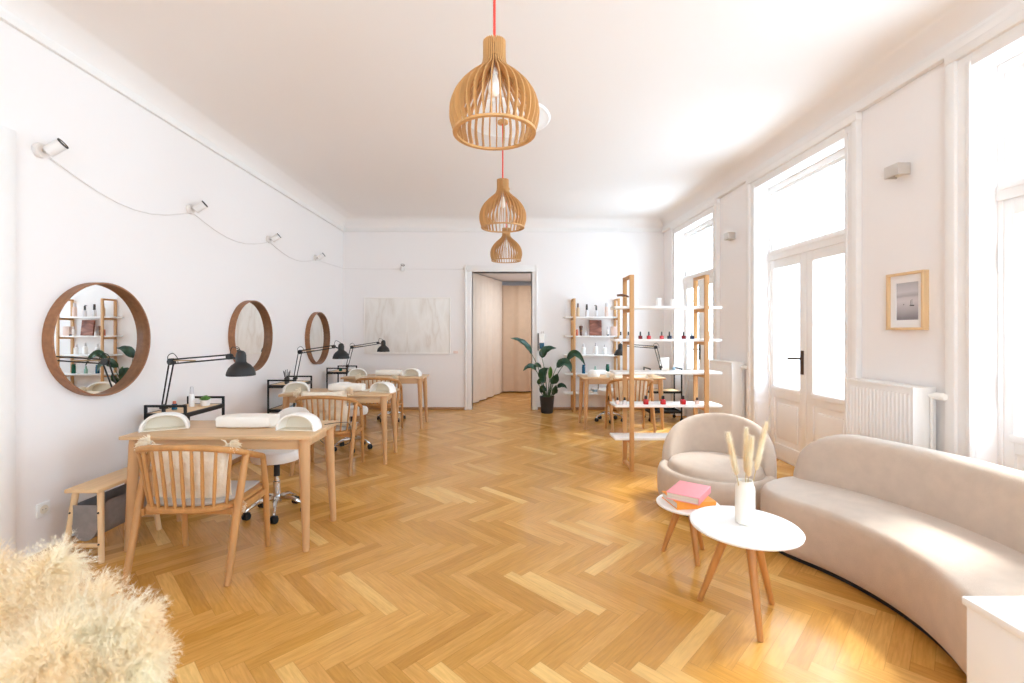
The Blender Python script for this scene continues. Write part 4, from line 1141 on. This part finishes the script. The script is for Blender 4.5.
bottle(bx(607.6), yb, SZs[1], 0.062, 0.165, 'green', 'green', 'dark green bottle on fourth board of back shelf', G, capw=0.9, capf=0.12, name='lotion_bottle', round_=True)
for k, (mt, l) in enumerate((('white', 'bottom'), ('bluegrey', 'second from bottom'), ('bluegrey', 'third from bottom'), ('white', 'top'))):
    o = MB().box(-0.15, 0.15, -0.09, 0.09, 0, 0.019, 0.002).build('magazine', mt)
    tag(o, l + ' magazine of the flat pile on lowest back shelf board', 'magazine', 'magazines on the lowest board')
    o.location = (bx(601) + 0.01 * ((k * 7) % 3 - 1), yb, SZs[0] + 0.0195 * k); o.rotation_euler = (0, 0, 0.06 * ((k * 5) % 3 - 1))
# on the far right desk
t = thing('tissue_box', 'white tissue dispenser on the desk by the back shelf', 'box', (1.33, 6.75, 0.741))
MB().lathe([(0.085, 0), (0.09, 0.006), (0.082, 0.06), (0.055, 0.095), (0.02, 0.1)], 28).build('body', 'white_plastic', t)
MB().lathe([(0.05, -0.0), (0.05, 0.006), (0.005, 0.006)], 20, (0, -0.066, 0.03)).build('slot', 'cream_plastic', t)

# trolley contents
def tz(i): return 0.7645
t = thing('potted_succulent', 'small green succulent in white pot on the nearest trolley', 'plant', (-2.575, 3.98, tz(0)))
MB().lathe([(0.028, 0), (0.034, 0.003), (0.042, 0.05), (0.038, 0.05), (0.034, 0.042), (0.002, 0.042)], 18).build('pot', 'white', t)
m = MB()
for k in range(26):
    a = k * 2.4; r = 0.012 + 0.04 * (k / 26); z = 0.085 - 0.03 * (k / 26)
    m.tube([(0, 0, 0.04), (r * 0.6 * math.cos(a), r * 0.6 * math.sin(a), z), (r * math.cos(a), r * math.sin(a), z + 0.005)], [0.004, 0.007, 0.001], 6)
m.build('foliage', 'leaf_new', t)
bottle(-2.66, 3.93, tz(0), 0.045, 0.17, 'white', 'clear', 'tall clear white bottle beside the succulent on nearest trolley', 'bottles on the nearest trolley', capw=0.6, capf=0.35, name='lotion_bottle', round_=True)
bottle(-2.7, 3.78, tz(0), 0.04, 0.07, 'blue', 'coral', 'small blue bottle on the nearest trolley', 'bottles on the nearest trolley', capw=0.6, capf=0.3, round_=True)
bottle(-2.63, 4.05, tz(0), 0.045, 0.06, 'dark', 'dark', 'small black jar beside the succulent on nearest trolley', 'bottles on the nearest trolley', capw=0.9, capf=0.25, name='jar', cat='jar', round_=True)
t = thing('tool_cup', 'dark cup of nail tools on trolley under second mirror', 'cup', (-2.64, 5.62, tz(0)))
MB().lathe([(0.026, 0), (0.032, 0.07), (0.028, 0.07), (0.024, 0.006), (0.002, 0.006)], 18).build('cup', 'toolgrey', t)
m = MB()
for k in range(7):
    a = k * 0.95; m.tube([(0.008 * math.cos(a), 0.008 * math.sin(a), 0.01), (0.04 * math.cos(a), 0.04 * math.sin(a), 0.15 + 0.012 * (k % 3))], 0.0042, 6)
m.build('tools', 'toolgrey', t)
t = thing('round_clock', 'small round blue and white box on lower trolley tray', 'box', (-2.6, 5.62, 0.4745))
MB().lathe([(0.075, -0.02), (0.08, -0.015), (0.08, 0.015), (0.075, 0.02)], 28, (0, 0, 0.08), 'Y').build('body', 'bluegrey', t)
MB().lathe([(0.055, -0.024), (0.055, -0.02)], 24, (0, 0, 0.08), 'Y').build('lid', 'white', t)
bottle(-2.62, 7.42, tz(0), 0.05, 0.06, 'green', 'white', 'green jar on the trolley in far left corner', 'bottles on the far left trolley', capw=0.9, capf=0.2, name='jar', cat='jar', round_=True)
bottle(-2.54, 7.5, tz(0), 0.05, 0.1, 'clear', 'dark', 'pale bottle on the trolley in far left corner', 'bottles on the far left trolley', capw=0.6, capf=0.3, round_=True)
t = thing('framed_card', 'white framed card leaning on trolley behind display shelf', 'picture', (2.58, 7.36, tz(0)))
m = MB()
for a in ((-0.075, 0.075, 0.0, 0.018), (-0.075, 0.075, 0.2, 0.218), (-0.075, -0.06, 0.018, 0.2), (0.06, 0.075, 0.018, 0.2)): m.box(a[0], a[1], -0.01, 0.008, a[2], a[3], 0.002)
m.build('frame', 'white', t); MB().box(-0.062, 0.062, -0.003, 0.003, 0.016, 0.202).build('card', 'clear', t, smooth=False)
bottle(2.70, 7.28, tz(0), 0.05, 0.11, 'bluegrey', 'clear', 'pale blue bottle at end of trolley behind display shelf', 'bottles on the right trolley', capw=0.5, capf=0.35, round_=True)

# ---------------------------------------------------------------- birch bench with felt sling
t = thing('birch_bench', 'low birch bench by the left wall under the near mirror', 'bench', (-2.555, 3.03, 0))
MB().box(-0.105, 0.105, -0.245, 0.245, 0.425, 0.45, 0.007).build('seat_board', 'birch_y', t)
for sx in (-1, 1):
    for sy in (-1, 1):
        MB().tube([(sx * 0.115, sy * 0.235, 0), (sx * 0.114, sy * 0.234, 0.012), (sx * 0.075, sy * 0.195, 0.43)], [0.0145, 0.016, 0.018], 10).build('leg', 'birch', t)
for sy in (-1, 1): MB().box(-0.115, 0.115, sy * 0.23 - 0.009, sy * 0.23 + 0.009, 0.095, 0.117, 0.003).build('stretcher', 'birch', t)
m = MB()
for sx in (-1, 1):
    for sy in (-1, 1):
        for z in (0.115, 0.3):
            xx = sx * (0.115 - 0.04 * z / 0.43); m.sphere((xx, sy * (0.235 - 0.04 * z / 0.43) + sy * 0.019, z), 0.006, 8)
m.build('bolt', 'black_metal', t)
bt = t
m = MB()
def U(g, y, zt=0.345):
    P = [(0.078 - g, y, zt)]
    for k in range(13):
        a = -PI * k / 12; P.append(((0.08 - g) * math.cos(a), y, 0.225 + (0.1 - g) * math.sin(a)))
    P.append((-0.078 + g, y, zt)); return P
m.rings([U(0.0, -0.22), U(0.0, 0.26), U(0.006, 0.26), U(0.006, -0.214)], closed=False, cap0=False, cap1=False, loop=True)
m.bm.faces.new([m.bm.verts.new(p) for p in U(0.0, -0.218)])
tag(m.build('felt_sling', 'felt', t), None)

# wall outlet
t = thing('wall_socket', 'white wall socket low on the left wall beside bench', 'socket', (XL + 0.001, 2.865, 0.3))
MB().box(0, 0.01, -0.042, 0.042, -0.042, 0.042, 0.004).build('plate', 'white_plastic', t)
MB().lathe([(0.027, 0.012), (0.024, 0.013), (0.021, 0.004), (0.002, 0.004)], 20, (0, 0, 0), 'X').build('recess', 'cream_plastic', t)
m = MB()
for s in (-1, 1): m.lathe([(0.003, 0.004), (0.003, 0.0125)], 8, (0.0, s * 0.0095, 0), 'X')
m.build('contact', 'toolgrey', t)

# sanitiser dispenser on back wall
t = thing('sanitiser_dispenser', 'white hand sanitiser dispenser on back wall right of doorway', 'dispenser', (0.685, YB - 0.001, 1.23))
MB().box(-0.05, 0.055, -0.08, 0, -0.17, 0.13, 0.01).build('housing', 'white_plastic', t)
MB().box(-0.065, -0.05, -0.075, 0, -0.17, 0.14, 0.003).build('side_plate', 'toolgrey', t)
MB().box(-0.04, 0.045, -0.086, -0.08, -0.14, -0.03, 0.002).build('level_window', 'blue', t)
MB().tube([(0.0, -0.03, 0.12), (0.005, -0.05, 0.17), (0.035, -0.05, 0.175), (0.045, -0.04, 0.13)], 0.005, 8).build('lever', 'steel', t)

# ---------------------------------------------------------------- curtains in the hall
def curtain(name, label, pts_line, z0, z1, mat, amp, waves, flare=0.0):
    a, b = V(pts_line[0]), V(pts_line[1]); d = b - a; nrm = V((d.y, -d.x, 0)).normalized()
    m = MB(); n = waves * 10
    rs = []
    for j in range(9):
        f = j / 8; row = []
        for i in range(n + 1):
            g = i / n
            off = amp * (0.6 + 0.5 * f) * math.sin(2 * PI * waves * g + 0.6 * math.sin(5 * g)) + 0.3 * amp * math.sin(2 * PI * waves * 2.3 * g + f)
            p = a + d * g + nrm * off; row.append((p.x, p.y, z1 + (z0 - z1) * f))
        rs.append(row)
    m.rings(rs, closed=False, cap0=False, cap1=False)
    o = m.build(name, mat, ang=180)
    md = o.modifiers.new('thickness', 'SOLIDIFY'); md.thickness = 0.006
    tag(o, label, 'curtain')
    return o
curtain('curtain', 'white curtain running along the left of the hall', ((-0.66, 8.62, 0), (-0.02, 10.45, 0)), 0.02, 2.53, 'curtain', 0.022, 5)
curtain('curtain', 'beige curtain across the end of the hall', ((-0.05, 10.52, 0), (1.19, 10.56, 0)), 0.03, 2.45, 'curtain_b', 0.035, 3)

# ---------------------------------------------------------------- big potted plant
YP = 7.93
pb = at(547, 413.0, YP)
pt = thing('potted_plant', 'tall dark leaved plant in black pot beside the doorway', 'plant', (pb.x, YP, 0))
MB().lathe([(0.095, 0.0), (0.1, 0.005), (0.125, 0.28), (0.128, 0.285), (0.118, 0.285), (0.112, 0.25), (0.002, 0.25)], 32).build('pot', 'pot', pt)
MB().lathe([(0.113, 0.245), (0.113, 0.252), (0.05, 0.26), (0.003, 0.258)], 20).build('soil', 'soil', pt)
PO = V((pb.x, YP, 0))
def leaf(base, mid, tip, width, mat='leaf', roll=0.0, dy=(0, 0, 0), fold=0.35, start=(0, 0)):
    B = at(base[0], base[1], YP + dy[0]) - PO; Mm = at(mid[0], mid[1], YP + dy[1]) - PO; Tt = at(tip[0], tip[1], YP + dy[2]) - PO
    ctrl = Mm * 2 - (B + Tt) * 0.5
    P = bez(B, ctrl, Tt, 15)
    m = MB(); rows = []
    for i, p in enumerate(P):
        f = i / 14
        w = width * (math.sin(PI * f ** 0.75) ** 0.85 if 0 < f < 1 else 0) + 0.002
        tn = (P[min(i + 1, 14)] - P[max(i - 1, 0)]).normalized()
        side = tn.cross(V((0, -1, 0.45))).normalized()
        side = Matrix.Rotation(roll, 3, tn) @ side
        up = side.cross(tn).normalized()
        row = []
        for k in range(-3, 4):
            q = k / 3
            row.append(p + side * (w * 0.78 * q) + up * (abs(q) * w * fold + 0.006 * math.sin(f * 22 + k)))
        rows.append(row)
    m.rings(rows, closed=False, cap0=False, cap1=False)
    o = m.build('leaf', mat, pt, ang=180)
    md = o.modifiers.new('thickness', 'SOLIDIFY'); md.thickness = 0.003
    S = V((start[0], start[1], 0.25)); c1 = V((S.x * 1.5 + (B.x - S.x) * 0.15, S.y, B.z * 0.6 + 0.1))
    MB().tube(bez(S, c1, B, 10), [0.009 - 0.0005 * i for i in range(10)], 8).build('stem', 'stem', pt)
leaf((531.6, 354), (523, 343.5), (510.5, 338), 0.085, roll=0.5, dy=(0, -0.1, -0.2), start=(-0.03, 0))
leaf((542, 358), (546, 350.5), (556.2, 348.0), 0.095, roll=-0.3, dy=(0, -0.03, -0.05), start=(0, 0.02))
leaf((567, 361), (575.5, 353.5), (585.3, 365.5), 0.075, roll=0.2, dy=(0, -0.05, -0.1), start=(0.04, 0))
leaf((556.5, 367.5), (565.5, 363), (571.5, 372.5), 0.10, roll=-0.2, dy=(0, -0.1, -0.15), start=(0.02, -0.02))
leaf((536, 370), (530, 366.3), (523, 371), 0.06, roll=0.2, dy=(0, -0.05, -0.1), start=(-0.04, 0.01))
leaf((533.5, 367.5), (537.5, 365.2), (541.5, 368), 0.05, roll=0.2, dy=(0, 0.1, 0.15), start=(-0.01, 0.04))
leaf((543, 382), (545, 373), (548.5, 368), 0.14, roll=-0.8, dy=(-0.05, -0.12, -0.12), start=(-0.02, -0.03))
leaf((549.7, 379), (550.2, 371), (550.3, 366.5), 0.045, 'leaf_new', roll=0, dy=(-0.02, -0.04, -0.04), start=(0.01, -0.02), fold=0.8)
leaf((551.5, 384), (555, 378), (557.5, 374), 0.09, roll=0.5, dy=(-0.04, -0.1, -0.14), start=(0.03, -0.03))
leaf((554, 395), (554.5, 390), (556.5, 385), 0.07, roll=0.4, dy=(-0.03, -0.1, -0.14), start=(0.04, -0.03))
leaf((557.5, 387.5), (562, 385.4), (567, 388.5), 0.05, roll=0.0, dy=(0, -0.05, -0.08), start=(0.05, 0))
leaf((541, 393), (543, 388), (546.5, 391.5), 0.06, roll=0.3, dy=(0, -0.08, -0.14), start=(-0.04, -0.02))
leaf((538.5, 384.5), (541, 381), (545, 383), 0.06, roll=0.2, dy=(0, -0.06, -0.1), start=(-0.04, 0))

# ---------------------------------------------------------------- pampas in the foreground
pp = thing('pampas_bunch', 'large fluffy cream pampas bunch close to the camera', 'dried grass', (-1.25, 1.08, 0))
P0 = V((-1.25, 1.08, 0))
MB().lathe([(0.09, 0), (0.11, 0.01), (0.13, 0.18), (0.09, 0.32), (0.075, 0.34), (0.06, 0.34), (0.08, 0.3), (0.11, 0.18), (0.09, 0.02), (0.002, 0.02)], 28).build('vase', 'ceramic', pp)
def plume(base, ctrl, tip, R, n, wd=0.0009):
    base, ctrl, tip = V(base), V(ctrl), V(tip)
    P = bez(base, ctrl, tip, 24)
    MB().tube([p - P0 for p in bez(V((P0.x, P0.y, 0.3)), V((P0.x, P0.y, 0.45)), base, 8)] , 0.004, 6).build('stalk', 'pampas_stem', pp)
    m = MB()
    m.tube([p - P0 for p in P[:20]], [0.003 - 0.0001 * i for i in range(20)], 5)
    for _ in range(n):
        f = random.random() ** 0.9
        i = min(22, int(f * 23)); p = P[i].lerp(P[i + 1], f * 23 - i)
        tn = (P[i + 1] - P[i]).normalized()
        a = random.uniform(0, 2 * PI); pa = tn.orthogonal().normalized(); pb_ = tn.cross(pa); rd = pa * math.cos(a) + pb_ * math.sin(a)
        ln = R * (0.45 + 0.55 * math.sin(PI * min(1, f * 0.85 + 0.12))) * random.uniform(0.55, 1.15)
        dr = (tn * random.uniform(0.35, 0.9) + rd * random.uniform(0.5, 1.0)).normalized()
        q = p
        pts = [q]
        for s in range(3):
            dr = (dr + V((0, 0, -0.2)) + V((random.gauss(0, .12), random.gauss(0, .12), random.gauss(0, .12)))).normalized()
            q = q + dr * ln / 3; pts.append(q)
        wv = dr.cross(V((random.gauss(0, 1), random.gauss(0, 1), random.gauss(0, 1)))).normalized()
        prev = None
        for k, q in enumerate(pts):
            w = wd * (1.0, 1.0, 0.9, 0.5)[k]
            v1, v2 = m.bm.verts.new(q - P0 - wv * w), m.bm.verts.new(q - P0 + wv * w)
            if prev: m.bm.faces.new((prev[0], prev[1], v2, v1))
            prev = (v1, v2)
        # small seed tufts along the filament
        for k in (1, 2, 3):
            for _t in range(5):
                d2 = (dr + V((random.gauss(0, .9), random.gauss(0, .9), random.gauss(0, .9)))).normalized()
                e = pts[k] + d2 * random.uniform(0.008, 0.02)
                v1, v2, v3 = m.bm.verts.new(pts[k] - P0 - wv * wd), m.bm.verts.new(pts[k] - P0 + wv * wd), m.bm.verts.new(e - P0)
                m.bm.faces.new((v1, v2, v3))
    m.build('plume', 'pampas', pp, smooth=False, weld=False)
C = lambda u, v, Y: at(u, v, Y)
PL = [((-15, 700, 1.1), (0, 620, 1.12), (62, 560, 1.2), 0.15), ((0, 720, 1.05), (30, 640, 1.08), (100, 600, 1.12), 0.15), ((20, 740, 1.0), (70, 640, 1.02), (140, 625, 1.05), 0.14),
      ((40, 760, 0.98), (90, 680, 1.0), (150, 660, 1.02), 0.13), ((-60, 700, 1.1), (-50, 620, 1.15), (0, 570, 1.2), 0.16), ((-20, 740, 0.95), (20, 680, 0.95), (70, 640, 0.98), 0.14),
      ((50, 800, 0.95), (100, 730, 0.96), (140, 700, 0.98), 0.12)]
for b_, c_, t_, R in PL: plume(C(*b_), C(*c_), C(*t_), R * 0.8, 2600, 0.0006)

# ---------------------------------------------------------------- light
WORLD_STR = 3.0
SUN_STR = 2.6
EXPOSURE = 1.45
wd = bpy.data.worlds.new('World'); SC.world = wd; wd.use_nodes = True
nt = wd.node_tree
bg = nt.nodes['Background']; bg.inputs['Strength'].default_value = WORLD_STR
tc = nt.nodes.new('ShaderNodeTexCoord'); sp = nt.nodes.new('ShaderNodeSeparateXYZ'); nt.links.new(tc.outputs['Generated'], sp.inputs[0])
rp = nt.nodes.new('ShaderNodeValToRGB'); mr = nt.nodes.new('ShaderNodeMapRange'); mr.inputs['From Min'].default_value = -1
nt.links.new(sp.outputs[2], mr.inputs['Value']); nt.links.new(mr.outputs[0], rp.inputs['Fac'])
e = rp.color_ramp.elements
e[0].position = 0.46; e[0].color = (1.02, 1.31, 1.58, 1); e[1].position = 0.56; e[1].color = (0.78, 1.0, 1.23, 1)
nt.links.new(rp.outputs['Color'], bg.inputs['Color'])
sun = bpy.data.lights.new('sun', 'SUN'); so = bpy.data.objects.new('sun', sun); COL.objects.link(so)
sun.energy = SUN_STR; sun.angle = math.radians(10); sun.color = (1.0, 0.97, 0.94)
sd = V((-1.0, -0.32, -1.35)).normalized()
so.rotation_euler = sd.to_track_quat('-Z', 'Y').to_euler(); so.location = (6, 6, 8)
def portal(loc, rot, sx, sy):
    l = bpy.data.lights.new('daylight_portal', 'AREA'); l.shape = 'RECTANGLE'; l.size = sx; l.size_y = sy
    l.cycles.is_portal = True
    o = bpy.data.objects.new('daylight_portal', l); COL.objects.link(o); o.location = loc; o.rotation_euler = rot
for a, b in OPEN: portal((3.12, (a + b) / 2, OZ / 2), (0, PI / 2, 0), OZ, b - a)
portal((0, YF - 0.15, 1.75), (PI / 2, 0, 0), REAR_W * 2, 2.3)
hl = bpy.data.lights.new('hall_fill_light', 'AREA'); hl.shape = 'DISK'; hl.size = 0.5; hl.energy = 6; hl.color = (0.95, 0.97, 1.0)  # unseen lamp, added to brighten the hall
ho = bpy.data.objects.new('hall_fill_light', hl); COL.objects.link(ho); ho.location = (0.75, 9.4, 2.5)

vs = SC.view_settings
SC.display_settings.display_device = 'sRGB'
vs.view_transform = 'Standard'; vs.look = 'None'; vs.exposure = EXPOSURE; vs.gamma = 1.0; vs.use_curve_mapping = False
cy = SC.cycles
cy.max_bounces = 12; cy.diffuse_bounces = 8; cy.glossy_bounces = 4; cy.transparent_max_bounces = 12; cy.transmission_bounces = 6
cy.sample_clamp_indirect = 10.0; cy.caustics_reflective = False; cy.caustics_refractive = False
cy.use_denoising = True
